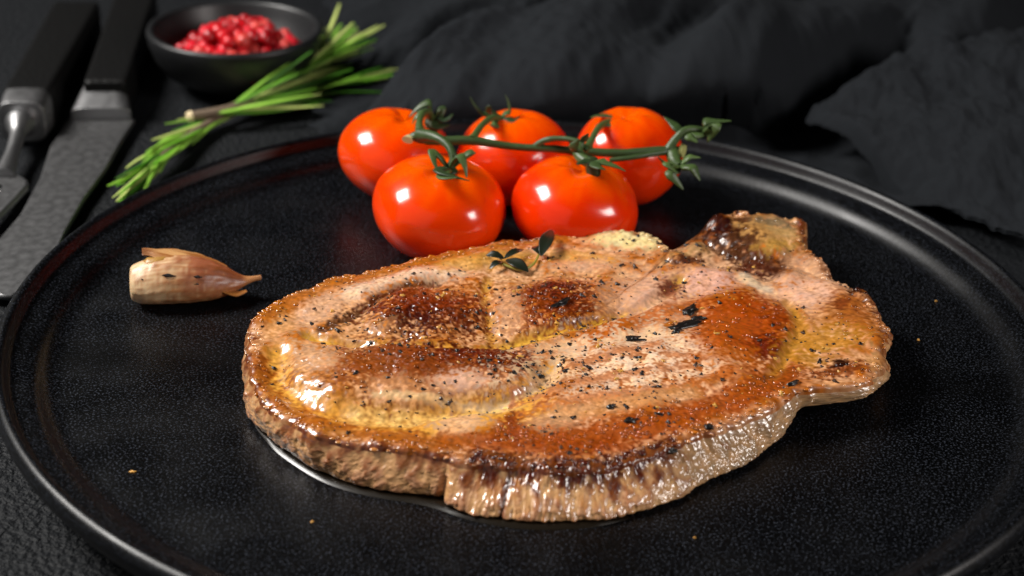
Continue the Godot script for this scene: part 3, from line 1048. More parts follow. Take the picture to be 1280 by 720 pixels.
func tomatoes() -> void:
	var skin := vmat(0.17)
	skin.metallic_specular = 0.55
	skin.subsurf_scatter_enabled = true
	skin.subsurf_scatter_strength = 0.3
	var green := mat(lin("3a5030"), 0.5)
	var leafy := vmat(0.45)
	var g1 := lin("22331a")
	var g2 := lin("4e6434")
	var tip := lin("8c8660")
	# place, radii, lean, label, foot of the calyx and where its sepals reach
	var list := [
		[Vector3(-0.0288, 0.010, -0.0535), 19.9, 14.5, Vector3(0.08, 0, -0.10), "front left cherry tomato, nearest the steak's back edge and the cut vine end",
			[Vector3(-0.0259, 0.0373, -0.0520), Vector3(-0.0268, 0.0423, -0.0600)], [[Vector3(-0.0308, 0.0429, -0.0520), Vector3(-0.0286, 0.0385, -0.0460)], [Vector3(-0.0228, 0.0428, -0.0500), Vector3(-0.0207, 0.0378, -0.0460)], [Vector3(-0.0287, 0.0403, -0.0440), Vector3(-0.0196, 0.0394, -0.0400)], [Vector3(-0.0277, 0.0393, -0.0420), Vector3(-0.0230, 0.0403, -0.0400)], [Vector3(-0.0195, 0.0425, -0.0540), Vector3(-0.0231, 0.0394, -0.0520)]]],
		[Vector3(0.0116, 0.010, -0.0566), 19.0, 14.6, Vector3(0.02, 0, -0.14), "front right cherry tomato, right behind the white fat of the steak",
			[Vector3(0.0161, 0.0402, -0.0530), Vector3(0.0115, 0.0418, -0.0620)], [[Vector3(0.0131, 0.0421, -0.0500), Vector3(0.0111, 0.0430, -0.0460)], [Vector3(0.0189, 0.0423, -0.0500), Vector3(0.0252, 0.0406, -0.0480)], [Vector3(0.0165, 0.0422, -0.0470), Vector3(0.0192, 0.0422, -0.0450)], [Vector3(0.0152, 0.0409, -0.0560), Vector3(0.0124, 0.0415, -0.0580)]]],
		[Vector3(-0.0446, 0.010, -0.0931), 18.4, 14.2, Vector3(-0.05, 0, -0.22), "back left cherry tomato, half hidden and closest to the rosemary",
			[Vector3(-0.0334, 0.0365, -0.0920), Vector3(-0.0357, 0.0388, -0.0740)], [[Vector3(-0.0362, 0.0411, -0.0880), Vector3(-0.0392, 0.0378, -0.0860)], [Vector3(-0.0344, 0.0428, -0.0920), Vector3(-0.0403, 0.0386, -0.0900)], [Vector3(-0.0304, 0.0409, -0.0920), Vector3(-0.0310, 0.0373, -0.0900)], [Vector3(-0.0293, 0.0379, -0.0900), Vector3(-0.0269, 0.0394, -0.0920)], [Vector3(-0.0319, 0.0365, -0.0880), Vector3(-0.0277, 0.0364, -0.0900)]]],
		[Vector3(-0.0073, 0.010, -0.0928), 18.2, 14.9, Vector3(-0.06, 0, 0.10), "back middle cherry tomato under the upright sepals of the vine",
			[Vector3(-0.0121, 0.0370, -0.0940), Vector3(-0.0187, 0.0397, -0.0720)], [[Vector3(-0.0176, 0.0397, -0.0920), Vector3(-0.0215, 0.0452, -0.0920)], [Vector3(-0.0091, 0.0398, -0.0940), Vector3(-0.0108, 0.0456, -0.0940)], [Vector3(-0.0153, 0.0411, -0.0900), Vector3(-0.0149, 0.0440, -0.0880)], [Vector3(-0.0083, 0.0382, -0.0900), Vector3(-0.0063, 0.0391, -0.0920)], [Vector3(-0.0132, 0.0380, -0.0860), Vector3(-0.0156, 0.0397, -0.0840)]]],
		[Vector3(0.0290, 0.010, -0.0958), 17.3, 15.4, Vector3(-0.02, 0, 0.12), "back right cherry tomato beside the free end of the vine",
			[Vector3(0.0251, 0.0359, -0.0960), Vector3(0.0162, 0.0387, -0.0700)], [[Vector3(0.0219, 0.0388, -0.0960), Vector3(0.0162, 0.0396, -0.0920)], [Vector3(0.0270, 0.0376, -0.0960), Vector3(0.0290, 0.0374, -0.0940)], [Vector3(0.0222, 0.0382, -0.0900), Vector3(0.0176, 0.0388, -0.0880)], [Vector3(0.0258, 0.0373, -0.0900), Vector3(0.0248, 0.0359, -0.0880)], [Vector3(0.0242, 0.0365, -0.1000), Vector3(0.0201, 0.0383, -0.1000)]]],
	]
	for k in list.size():
		var q: Array = list[k]
		var o := thing("cherry_tomato", q[0], q[4], "tomato", "cherry tomatoes on the vine")
		var fruit := put("fruit", tomato_mesh(90 + k, q[1] * 0.001, q[2] * 0.001), skin, o)
		# lean about the middle of the fruit so that the foot stays on the plate
		var c := Vector3(0, q[2] * 0.001, 0)
		var b := Basis.from_euler(q[3])
		fruit.transform = Transform3D(b, c - b * c)
		var stalk: Array = q[5]
		var root: Vector3 = stalk[0] - q[0]
		var kx := Shape.new()
		tube(kx, [root - Vector3(0, .003, 0), root, root + Vector3(0, .0012, 0)], [0.0026, 0.0030, 0.0016], 10, 4, 0.8, g1, 0.1)
		var cal := put("calyx", kx.mesh(), leafy, o)
		for sp in q[6]:
			var s := Shape.new()
			var m0: Vector3 = sp[0] - q[0]
			var m1: Vector3 = sp[1] - q[0]
			tube(s, [root, root.lerp(m0, 0.55) + Vector3(0, .0008, 0), m0, m0.lerp(m1, 0.55) + (m0 - root) * 0.12, m1], [0.0011, 0.0017, 0.0018, 0.0013, 0.0007, 0.0002], 8, 5, 0.35, g1.lerp(g2, rng.randf() * 0.8), 0.08)
			put("sepal", s.mesh(), leafy, cal)
	# the vine that joins them
	var o2 := thing("tomato_vine", Vector3(0.0, 0.0101, -0.065), "green tomato vine stalk lying across the five cherry tomatoes", "vine")
	var at := o2.position
	var s2 := Shape.new()
	var main := [Vector3(-0.0386, 0.0414, -0.0660), Vector3(-0.0357, 0.0418, -0.0660), Vector3(-0.0307, 0.0407, -0.0660), Vector3(-0.0195, 0.0407, -0.0670), Vector3(-0.0079, 0.0393, -0.0670), Vector3(0.0040, 0.0394, -0.0660), Vector3(0.0132, 0.0389, -0.0660), Vector3(0.0244, 0.0388, -0.0660), Vector3(0.0353, 0.0392, -0.0680), Vector3(0.0432, 0.0386, -0.0700)]
	for k in main.size():
		main[k] -= at
	tube(s2, main, [0.0009, 0.0020, 0.0014, 0.0014, 0.0011, 0.0011, 0.0013, 0.0012, 0.0012, 0.0014], 12, 8, 1.0, g1.lerp(g2, 0.35), 0.05)
	put("main_stalk", s2.mesh(), leafy, o2)
	var cut := Shape.new()
	tube(cut, [Vector3(-0.0382, 0.0416, -0.0660) - at, Vector3(-0.0391, 0.0414, -0.0640) - at], [0.0015, 0.0019], 10, 3, 0.6, lin("b8a878"))
	put("cut_end", cut.mesh(), leafy, o2)
	var end2 := Shape.new()
	tube(end2, [Vector3(0.0429, 0.0386, -0.0700) - at, Vector3(0.0439, 0.0386, -0.0695) - at], [0.0022, 0.0020], 10, 3, 1.0, lin("a8a868"))
	put("cut_end", end2.mesh(), leafy, o2)
	var limbs := [
		[[Vector3(-0.0352, 0.0415, -0.0660), Vector3(-0.0361, 0.0435, -0.0720), Vector3(-0.0357, 0.0437, -0.0800), Vector3(-0.0341, 0.0416, -0.0870), Vector3(-0.0334, 0.0370, -0.0920)], [0.0019, 0.0011, 0.0010, 0.0010, 0.0013]],
		[[Vector3(-0.0357, 0.0426, -0.0660), Vector3(-0.0304, 0.0442, -0.0600), Vector3(-0.0266, 0.0434, -0.0560), Vector3(-0.0250, 0.0407, -0.0530), Vector3(-0.0259, 0.0378, -0.0520)], [0.0021, 0.0015, 0.0012, 0.0011, 0.0014]],
		[[Vector3(-0.0200, 0.0407, -0.0670), Vector3(-0.0191, 0.0415, -0.0700), Vector3(-0.0170, 0.0418, -0.0780), Vector3(-0.0142, 0.0409, -0.0860), Vector3(-0.0118, 0.0374, -0.0930)], [0.0019, 0.0011, 0.0010, 0.0010, 0.0014]],
		[[Vector3(-0.0012, 0.0393, -0.0670), Vector3(0.0020, 0.0421, -0.0660), Vector3(0.0067, 0.0432, -0.0650), Vector3(0.0115, 0.0432, -0.0630), Vector3(0.0146, 0.0413, -0.0610)], [0.0012, 0.0009, 0.0008, 0.0008, 0.0010]],
		[[Vector3(0.0128, 0.0434, -0.0620), Vector3(0.0115, 0.0416, -0.0600), Vector3(0.0126, 0.0404, -0.0570), Vector3(0.0152, 0.0402, -0.0540)], [0.0010, 0.0016, 0.0017, 0.0016]],
		[[Vector3(0.0143, 0.0392, -0.0660), Vector3(0.0157, 0.0394, -0.0720), Vector3(0.0185, 0.0394, -0.0840), Vector3(0.0224, 0.0377, -0.0940), Vector3(0.0249, 0.0362, -0.0960)], [0.0020, 0.0011, 0.0010, 0.0011, 0.0015]],
		[[Vector3(0.0213, 0.0372, -0.0640), Vector3(0.0279, 0.0383, -0.0640), Vector3(0.0333, 0.0387, -0.0660), Vector3(0.0382, 0.0388, -0.0680)], [0.0007, 0.0008, 0.0009, 0.0010]],
		[[Vector3(0.0392, 0.0394, -0.0690), Vector3(0.0414, 0.0427, -0.0700), Vector3(0.0437, 0.0447, -0.0710), Vector3(0.0467, 0.0447, -0.0720), Vector3(0.0503, 0.0434, -0.0730)], [0.0016, 0.0012, 0.0011, 0.0012, 0.0014]],
		[[Vector3(0.0402, 0.0384, -0.0690), Vector3(0.0408, 0.0371, -0.0660), Vector3(0.0420, 0.0359, -0.0640)], [0.0021, 0.0020, 0.0018]],
	]
	for q in limbs:
		var s := Shape.new()
		var pts: Array = q[0]
		for k in pts.size():
			pts[k] -= at
		tube(s, pts, q[1], 10, 6, 1.0, g1.lerp(g2, 0.2 + rng.randf() * 0.5), 0.06)
		put("side_stalk", s.mesh(), leafy, o2)
	# two bare calyxes at the free end and loose sepals along the stalk
	for q in [
		[Vector3(0.0503, 0.0434, -0.0730), Vector3(0.0500, 0.0470, -0.0730), Vector3(0.0575, 0.0479, -0.0720), 1.3], [Vector3(0.0503, 0.0434, -0.0730), Vector3(0.0524, 0.0467, -0.0700), Vector3(0.0507, 0.0415, -0.0700), 1.8], [Vector3(0.0498, 0.0434, -0.0730), Vector3(0.0452, 0.0434, -0.0700), Vector3(0.0475, 0.0422, -0.0680), 1.6], [Vector3(0.0428, 0.0439, -0.0710), Vector3(0.0406, 0.0452, -0.0740), Vector3(0.0377, 0.0469, -0.0760), 1.2],
		[Vector3(0.0420, 0.0359, -0.0640), Vector3(0.0379, 0.0374, -0.0620), Vector3(0.0352, 0.0405, -0.0600), 1.1], [Vector3(0.0420, 0.0359, -0.0640), Vector3(0.0394, 0.0350, -0.0600), Vector3(0.0433, 0.0311, -0.0580), 1.3], [Vector3(0.0420, 0.0359, -0.0640), Vector3(0.0458, 0.0373, -0.0600), Vector3(0.0481, 0.0341, -0.0580), 1.5], [Vector3(0.0424, 0.0365, -0.0640), Vector3(0.0451, 0.0391, -0.0640), Vector3(0.0484, 0.0390, -0.0640), 1.1], [Vector3(0.0420, 0.0359, -0.0640), Vector3(0.0380, 0.0389, -0.0580), Vector3(0.0408, 0.0373, -0.0560), 1.3],
		[Vector3(0.0128, 0.0434, -0.0620), Vector3(0.0134, 0.0458, -0.0600), Vector3(0.0142, 0.0479, -0.0580), 0.9], [Vector3(0.0115, 0.0406, -0.0600), Vector3(0.0102, 0.0434, -0.0580), Vector3(0.0116, 0.0464, -0.0570), 1.2]]:
		var s := Shape.new()
		tube(s, [q[0] - at, (q[0] as Vector3).lerp(q[1], 0.55) - at, q[1] - at, (q[1] as Vector3).lerp(q[2], 0.5) - at, q[2] - at], [q[3] * 0.0008, q[3] * 0.0016, q[3] * 0.0014, q[3] * 0.0008, 0.0002], 8, 5, 0.4, g1.lerp(g2, 0.3 + rng.randf() * 0.7), 0.08)
		put("sepal", s.mesh(), leafy, o2)


# ---------------------------------------------------------------- garlic
func garlic() -> void:
	var at := Vector3(-0.0955, 0.0101, -0.0175)
	var o := thing("garlic_clove", at, "single roasted garlic clove in papery pinkish skin on the plate's left", "garlic")
	o.rotation.y = 0.17
	var m := vmat(0.38)
	m.metallic_specular = 0.5
	m.subsurf_scatter_enabled = true
	m.subsurf_scatter_strength = 0.04
	var f := noise(0.5, 3, 101)
	var streak := noise(1.0, 2, 102)
	var white := lin("dcbc92")
	var rose := lin("94543a")
	var tan_c := lin("b47e50")
	var brown := lin("7c4420")
	# stations: x, half height, half depth, centre height (millimetres)
	var st := [[-17.2, 0.2, 0.2, 7.0], [-17.0, 4.6, 5.2, 7.0], [-15.8, 6.2, 7.0, 7.0], [-12.0, 7.4, 8.6, 7.4], [-6.0, 7.9, 9.2, 7.9], [0.0, 7.6, 8.8, 7.6], [5.0, 6.6, 7.4, 7.0], [9.0, 5.0, 5.4, 6.4], [12.0, 3.0, 3.4, 6.0], [14.5, 1.5, 1.8, 6.2], [17.0, 0.9, 1.0, 6.8], [18.6, 0.9, 0.7, 7.0], [18.9, 0.1, 0.1, 7.0]]
	var p := PackedVector3Array()
	var cc := PackedColorArray()
	var across := 72
	for j in 97:
		var q := j / 96.0 * (st.size() - 1)
		var k := mini(int(q), st.size() - 2)
		var u := q - k
		var a: Array = st[maxi(k - 1, 0)]
		var b: Array = st[k]
		var d: Array = st[k + 1]
		var e: Array = st[mini(k + 2, st.size() - 1)]
		var w := []
		for c in 4:
			w.append(cubic_interpolate(b[c], d[c], a[c], e[c], u))
		for i in across:
			var an := TAU * i / across
			var st_n := streak.get_noise_2d(an * 9.0, w[0] * 0.05)
			var big := f.get_noise_2d(w[0] * 0.5, an * 4.0)
			var rr := 1.0 + 0.02 * st_n + 0.03 * big
			# flattened belly, angular back
			var cy := sin(an)
			var y: float = w[3] * 0.86 + w[1] * 0.86 * (cy if cy > -0.75 else -0.75 - (absf(cy) - 0.75) * 0.3) * rr
			var z: float = w[2] * 0.86 * cos(an) * rr * (1.0 - 0.25 * maxf(cy, 0.0))
			p.append(Vector3(w[0], maxf(y, 0.0), z) * 0.001)
			var x01 := clampf((w[0] + 17.0) / 34.0, 0.0, 1.0)
			var ring := streak.get_noise_2d(w[0] * 1.4, an * 0.8 + 30.0)
			var col := white.lerp(tan_c, clampf(x01 * 2.0 - 0.1 + st_n * 0.7 + ring * 0.6, 0.0, 1.0))
			col = col.lerp(rose, clampf(smoothstep(0.25, 0.6, x01) * (0.6 + 0.5 * cy) + big * 0.5 + ring * 0.2, 0.0, 0.92))
			col = col.lerp(brown, clampf(smoothstep(0.3, 0.9, x01) * maxf(cy, 0.0) * 0.9 + big * 0.7 - 0.15 + st_n * 0.4, 0.0, 0.75))
			col = col.lerp(tan_c, smoothstep(0.88, 0.95, x01) * 0.8)
			cc.append(col)
	var s := Shape.new()
	s.grid(p, across, true, false, cc)
	put("clove_skin", s.mesh(), m, o)
	# the loose flap of skin along the top, and the flesh under it
	var fl := PackedVector3Array()
	var fc := PackedColorArray()
	for side in [0.0, -0.35]:
		for j in 25:
			var t := j / 24.0
			for i in 9:
				var v := i / 8.0
				var x := lerpf(-13.5, 9.5, t)
				var open := pow(1.0 - t, 0.8)
				var w := (3.9 * sin(PI * (0.07 + 0.87 * t)) + 0.15 + 0.35 * streak.get_noise_2d(t * 9.0, 4.0))
				var yy := 12.6 - 4.2 * t * t + open * (2.6 - 2.4 * absf(v - 0.5)) + 0.5 * streak.get_noise_2d(v * 8.0, t * 2.0)
				fl.append(Vector3(x, yy + side * 0.8, -2.6 + (v - 0.5) * 2.0 * w) * 0.001)
				var sn := streak.get_noise_2d(v * 22.0, t * 1.2)
				fc.append(lin("985c2c").lerp(lin("cc9a64"), clampf(0.5 + sn * 1.3, 0.0, 1.0)).lerp(brown, clampf(1.0 - t * 6.0 + sn, 0.0, 0.9)))
	var s2 := Shape.new()
	s2.grid(fl.slice(0, 225), 9, false, true, fc.slice(0, 225))
	s2.grid(fl.slice(225), 9, false, true, fc.slice(225))
	put("loose_skin_flap", s2.mesh(), m, o)
	var fle := Shape.new()
	tube(fle, [Vector3(-13.6, 10.6, -0.4) * 0.001, Vector3(-10, 11.6, -0.4) * 0.001, Vector3(-3, 11.6, -0.6) * 0.001], [0.0012, 0.0026, 0.0026, 0.001], 14, 6, 0.8, lin("a87c3a"), 0.05)
	put("flesh", fle.mesh(), m, o)
	var hang := Shape.new()
	tube(hang, [Vector3(8, 4.6, 4.6) * 0.001, Vector3(11.5, 3.4, 4.2) * 0.001, Vector3(14.6, 3.8, 3.4) * 0.001], [0.0006, 0.0016, 0.0006], 10, 6, 0.3, lin("a86c34"), 0.05)
	put("loose_skin_flap", hang.mesh(), m, o)
	var dark := mat(lin("120c0a"), 0.5)
	for q in [[-6.4, 10.8, 5.7, 2.4, 0.9], [1.5, 9.9, 5.5, 1.5, 0.7], [1.4, 8.4, 6.9, 0.5, 0.5], [-13.5, 9.7, 5.2, 0.4, 0.4]]:
		var sp := put("scorch_mark", flake_mesh(110), dark, o)
		sp.position = Vector3(q[0], q[1], q[2]) * 0.001
		sp.rotation = Vector3(0.8, -0.1, -0.15)
		sp.scale = Vector3(q[3], 0.5, q[4]) * 0.0012


# ---------------------------------------------------------------- bowl and peppercorns
func bowl() -> void:
	var at: Vector3 = Vector3(-0.1163, 0.0240, -0.2153)
	at.y = 0.0001
	var m := mat(Color(0.008, 0.0085, 0.0095), 0.42)
	relief(m, noise_tex(256, 0.04, 3, 121), 0.05, 20.0)
	var s := Shape.new()
	var prof := []
	for q in [Vector2(0.001, 3.6), Vector2(10, 3.8), Vector2(17, 5.2), Vector2(23, 8.6), Vector2(27.4, 14), Vector2(29.8, 20), Vector2(30.6, 22.8), Vector2(31.3, 23.8), Vector2(32.4, 24.1), Vector2(33.4, 23.6), Vector2(33.8, 22.4), Vector2(33.2, 18.5), Vector2(31, 12.5), Vector2(27, 7.2), Vector2(21, 3.4), Vector2(16.5, 1.6), Vector2(15.5, 0.6), Vector2(14.5, 0), Vector2(0.001, 0.0)]:
		prof.append(q * 0.001)
	lathe(s, prof, 96)
	var o := put("pinch_bowl", s.mesh(), m)
	o.position = at
	tag(o, "small round black bowl holding pink peppercorns behind the rosemary", "bowl")
	var pm := []
	for hex in ["c4101c", "d42030", "9c0814", "c8403a"]:
		var q := mat(lin(hex), 0.32)
		pm.append(q)
	var shapes := []
	for k in 3:
		var f := noise(1.4, 2, 130 + k)
		var p := PackedVector3Array()
		for j in 13:
			var la := PI * (j / 12.0 - 0.5)
			for i in 18:
				var lo := TAU * i / 18
				var d := Vector3(cos(la) * cos(lo), sin(la), cos(la) * sin(lo))
				p.append(d * 0.0027 * (0.92 + 0.07 * k) * (1.0 + 0.3 * f.get_noise_3dv(d * 1.5)))
		var sh := Shape.new()
		sh.grid(p, 18)
		shapes.append(sh.mesh())
	var centre := Vector2(0.002, 0.003)
	for layer in 3:
		var step := 0.0053
		var reach: float = [0.0245, 0.0205, 0.0135][layer]
		var y0: float = [0.0150, 0.0198, 0.0240][layer]
		var rows := int(reach / step) + 1
		for jj in range(-rows, rows + 1):
			for ii in range(-rows, rows + 1):
				var p2 := Vector2((ii + 0.5 * (absi(jj) % 2) + 0.33 * layer) * step, (jj + 0.3 * layer) * step * 0.87) + Vector2(rng.randf_range(-1, 1), rng.randf_range(-1, 1)) * 0.0007
				if p2.length() > reach:
					continue
				var c := put("pink_peppercorn", shapes[rng.randi() % 3], pm[rng.randi() % 4])
				c.position = at + Vector3(p2.x + centre.x, y0 + rng.randf_range(-0.0006, 0.0006) - 0.004 * pow(p2.length() / 0.0225, 2.0) * (1.0 if layer > 0 else 0.3), p2.y + centre.y)
				c.rotation = Vector3(rng.randf() * 6, rng.randf() * 6, rng.randf() * 6)
				tag(c, "round red pink peppercorn heaped in the small black bowl", "peppercorn", "pink peppercorns in the black bowl")


# ---------------------------------------------------------------- rosemary
func needle_mesh(sd: int) -> ArrayMesh:
	# lies along +x, one unit long; rolled edges, paler below
	var p := PackedVector3Array()
	var cc := PackedColorArray()
	var top := [lin("64a02a"), lin("8cc044"), lin("427820"), lin("bccc74")][sd % 4] as Color
	var under := lin("a9b878")
	for j in 9:
		var t := j / 8.0
		var w := pow(clampf(sin(PI * (0.06 + 0.9 * t)), 0, 1), 0.45) * 0.022
		for i in 8:
			var a := TAU * i / 8
			p.append(Vector3(t, 0.04 * sin(t * 2.2 + sd) * t + sin(a) * w * 0.55, cos(a) * w + 0.05 * sin(sd * 2.0 + t * 2.0) * t))
			cc.append(top.lerp(under, clampf(-sin(a) * 0.9, 0.0, 0.8)).lerp(under, 0.5 * smoothstep(0.15, 0.0, t)))
	var s := Shape.new()
	s.grid(p, 8, true, false, cc)
	return s.mesh()


func rosemary() -> void:
	var leafy := vmat(0.42)
	leafy.backlight_enabled = true
	leafy.backlight = Color(0.12, 0.14, 0.05)
	var wood := mat(lin("6a5a48"), 0.7)
	var meshes := []
	for k in 8:
		meshes.append(needle_mesh(k))
	var sprigs := [
		["rosemary sprig with a pale cut woody end, its needles fanning towards the napkin", [Vector3(-0.1246, 0.0070, -0.1630), Vector3(-0.1108, 0.0080, -0.1705), Vector3(-0.1014, 0.0090, -0.1861), Vector3(-0.0917, 0.0100, -0.2035), Vector3(-0.0843, 0.0110, -0.2178)], 110, 0.037, 0.38],
		["rosemary sprig under the other one, its tip pointing at the knife blade", [Vector3(-0.0983, 0.0040, -0.1946), Vector3(-0.1120, 0.0040, -0.1767), Vector3(-0.1211, 0.0050, -0.1544), Vector3(-0.1262, 0.0060, -0.1337), Vector3(-0.1295, 0.0070, -0.1156)], 56, 0.034, 0.17],
		["short rosemary sprig spread towards the back left tomato", [Vector3(-0.1170, 0.0050, -0.1720), Vector3(-0.1014, 0.0050, -0.1850), Vector3(-0.0876, 0.0060, -0.1938), Vector3(-0.0779, 0.0060, -0.2016)], 26, 0.034, 0.26],
	]
	for q in sprigs:
		var pts: Array = q[1]
		var o := thing("rosemary_sprig", Vector3(pts[0].x, 0.0, pts[0].z), q[0], "rosemary", "rosemary sprigs beside the bowl")
		var at := o.position
		var loc := []
		for v in pts:
			loc.append(v - at)
		var s := Shape.new()
		tube(s, loc, [0.0019, 0.0016, 0.0013, 0.0008], 9, 6, 1.0, Color.WHITE, 0.08)
		put("stem", s.mesh(), wood, o)
		if q[2] > 50:
			var ce := Shape.new()
			var d: Vector3 = (loc[1] - loc[0]).normalized()
			tube(ce, [loc[0] - d * 0.0012, loc[0] + d * 0.0006], [0.0018, 0.0022], 9, 2)
			put("cut_end", ce.mesh(), mat(lin("d8c49c"), 0.7), o)
		var line := spline(loc, 12)
		for k in int(q[2]):
			var t := 0.12 + 0.88 * pow(float(k) / q[2], 0.9)
			var i := mini(int(t * (line.size() - 1)), line.size() - 2)
			var d := (line[i + 1] - line[i]).normalized()
			var out := Vector3(rng.randfn(0, 1), rng.randfn(0.05, 0.4), rng.randfn(0, 1))
			out = (out - d * out.dot(d)).normalized()
			var dir: Vector3 = (d + out * q[4] * rng.randf_range(0.25, 1.0)).normalized()
			if dir.y < -0.05:
				dir.y = rng.randf_range(-0.05, 0.1)
				dir = dir.normalized()
			var n := put("needle", meshes[rng.randi() % 8], leafy, o)
			var l: float = q[3] * rng.randf_range(0.7, 1.15)
			var side: Vector3 = dir.cross(Vector3.UP).normalized()
			var b := Basis(dir, side.cross(dir).rotated(dir, rng.randf_range(-0.7, 0.7)), side).orthonormalized()
			n.transform = Transform3D(b.scaled_local(Vector3(l, l, l)), line[i] + out * 0.0008)


# ---------------------------------------------------------------- cutlery
func rounded_bar(s: Shape, from: Vector3, to: Vector3, w0: float, w1: float, h0: float, h1: float, power := 0.22) -> void:
	var p := PackedVector3Array()
	var d := (to - from).normalized()
	var side := d.cross(Vector3.UP).normalized()
	var up := side.cross(d)
	var n := 28
	var rows := [[0.0, 0.86], [0.008, 0.97], [0.02, 1.0], [0.5, 1.0], [0.98, 1.0], [0.992, 0.97], [1.0, 0.86]]
	for q in rows:
		var c := from.lerp(to, q[0])
		var w: float = lerpf(w0, w1, q[0]) * q[1]
		var h: float = lerpf(h0, h1, q[0]) * q[1]
		for i in n:
			var a := TAU * i / n
			p.append(c + side * w * signf(cos(a)) * pow(absf(cos(a)), power) + up * h * signf(sin(a)) * pow(absf(sin(a)), power))
	s.grid(p, n)
	s.cap(p.slice(0, n), -d)
	s.cap(p.slice(p.size() - n), d)


func steel() -> StandardMaterial3D:
	var m := mat(Color(0.30, 0.30, 0.305), 0.42, 1.0)
	m.roughness = 1.0
	m.roughness_texture = even_noise(512, 0.02, 5, 143, 0.39, 0.47)
	m.roughness_texture_channel = BaseMaterial3D.TEXTURE_CHANNEL_RED
	relief(m, noise_tex(512, 0.06, 4, 141), 0.006, 40.0)
	return m


func black_wood() -> StandardMaterial3D:
	var m := mat(Color(0.005, 0.005, 0.005), 0.5)
	m.metallic_specular = 0.25
	relief(m, noise_tex(256, 0.04, 4, 142), 0.2, 30.0)
	return m


func knife() -> void:
	var o := thing("table_knife", Vector3(-0.156, 0.0, -0.14), "old steel knife with broad blade and black handle between fork and plate", "knife")
	var at := o.position
	var m := steel()
	var s := Shape.new()
	var pts := []
	for q in [Vector3(-0.1695, 0.0040, -0.1681), Vector3(-0.1690, 0.0040, -0.1391), Vector3(-0.1651, 0.0040, -0.1114), Vector3(-0.1636, 0.0040, -0.0835), Vector3(-0.1653, 0.0040, -0.0599), Vector3(-0.1624, 0.0040, -0.0391), Vector3(-0.1578, 0.0040, -0.0287), Vector3(-0.1503, 0.0040, -0.0268), Vector3(-0.1441, 0.0040, -0.0431), Vector3(-0.1460, 0.0040, -0.0706), Vector3(-0.1464, 0.0040, -0.0961), Vector3(-0.1452, 0.0040, -0.1199), Vector3(-0.1457, 0.0040, -0.1456), Vector3(-0.1455, 0.0040, -0.1663)]:
		pts.append(Vector2(q.x - at.x, q.z - at.z))
	slab(s, pts, 0.0022, 0.0042, 0.0006)
	put("blade", s.mesh(), m, o)
	var b := Shape.new()
	var l0: Vector3 = Vector3(-0.1681, 0.0050, -0.1664) - at
	var l1: Vector3 = Vector3(-0.1463, 0.0050, -0.1653) - at
	var w := (l1 - l0).length() * 0.5
	var mid := (l0 + l1) * 0.5
	var hd: Vector3 = (Vector3(-0.1685, 0.0100, -0.2744) - Vector3(-0.1580, 0.0100, -0.1746)).normalized()
	rounded_bar(b, Vector3(mid.x, 0.0052, mid.z + 0.002), Vector3(mid.x, 0.0075, mid.z + 0.002) + hd * 0.016, w, w * 0.72, 0.0040, 0.0068, 0.5)
	put("bolster", b.mesh(), m, o)
	var h := Shape.new()
	var h0: Vector3 = Vector3(-0.1570, 0.0090, -0.1724) - at
	var h1: Vector3 = Vector3(-0.1691, 0.0090, -0.2797) - at
	rounded_bar(h, Vector3(h0.x, 0.0088, h0.z), Vector3(h1.x, 0.0092, h1.z), 0.0078, 0.0086, 0.0076, 0.0080)
	put("handle", h.mesh(), black_wood(), o)


func fork() -> void:
	var o := thing("carving_fork", Vector3(-0.185, 0.0, -0.15), "steel fork with black wooden handle lying left of the knife", "fork")
	var at := o.position
	var m := steel()
	var h := Shape.new()
	var h0: Vector3 = Vector3(-0.1810, 0.0100, -0.1563) - at
	var h1: Vector3 = Vector3(-0.1884, 0.0100, -0.2572) - at
	rounded_bar(h, Vector3(h0.x, 0.0100, h0.z), Vector3(h1.x, 0.0100, h1.z), 0.0080, 0.0095, 0.0082, 0.0086)
	put("handle", h.mesh(), black_wood(), o)
	var c := Shape.new()
	var d := (h0 - h1).normalized()
	rounded_bar(c, Vector3(h0.x, 0.0098, h0.z) - d * 0.001, Vector3(h0.x, 0.0095, h0.z) + d * 0.010, 0.0086, 0.0080, 0.0086, 0.0076, 0.5)
	put("collar", c.mesh(), m, o)
	var k := Shape.new()
	var s0 := Vector3(h0.x, 0.0095, h0.z) + d * 0.009
	var s1: Vector3 = Vector3(-0.1753, 0.0060, -0.1060) - at
	tube(k, [s0, s0 + d * 0.006 + Vector3(0, .0003, 0), s0.lerp(s1, 0.45), Vector3(s1.x, 0.0058, s1.z)], [0.0040, 0.0054, 0.0026, 0.0024, 0.0036], 16, 8)
	put("shank", k.mesh(), m, o)
	var hd := Shape.new()
	var c0 := Vector2(s1.x, s1.z)
	var f := Vector2(-0.10, 1.0).normalized()
	var g := Vector2(f.y, -f.x)
	var outline := []
	for q in [[-4, -3], [-8, 0], [-10, 5], [-10.2, 14], [-9.6, 62], [-8.2, 66], [-6.8, 62], [-4.6, 20], [-3.8, 9], [-2.2, 5.4], [2.2, 5.4], [3.8, 9], [4.6, 20], [6.8, 62], [8.2, 66], [9.6, 62], [10.2, 14], [10, 5], [8, 0], [4, -3]]:
		outline.append(c0 + (g * q[0] + f * q[1]) * 0.001)
	slab(hd, outline, 0.0036, 0.0062, 0.0008)
	put("tines", hd.mesh(), m, o)


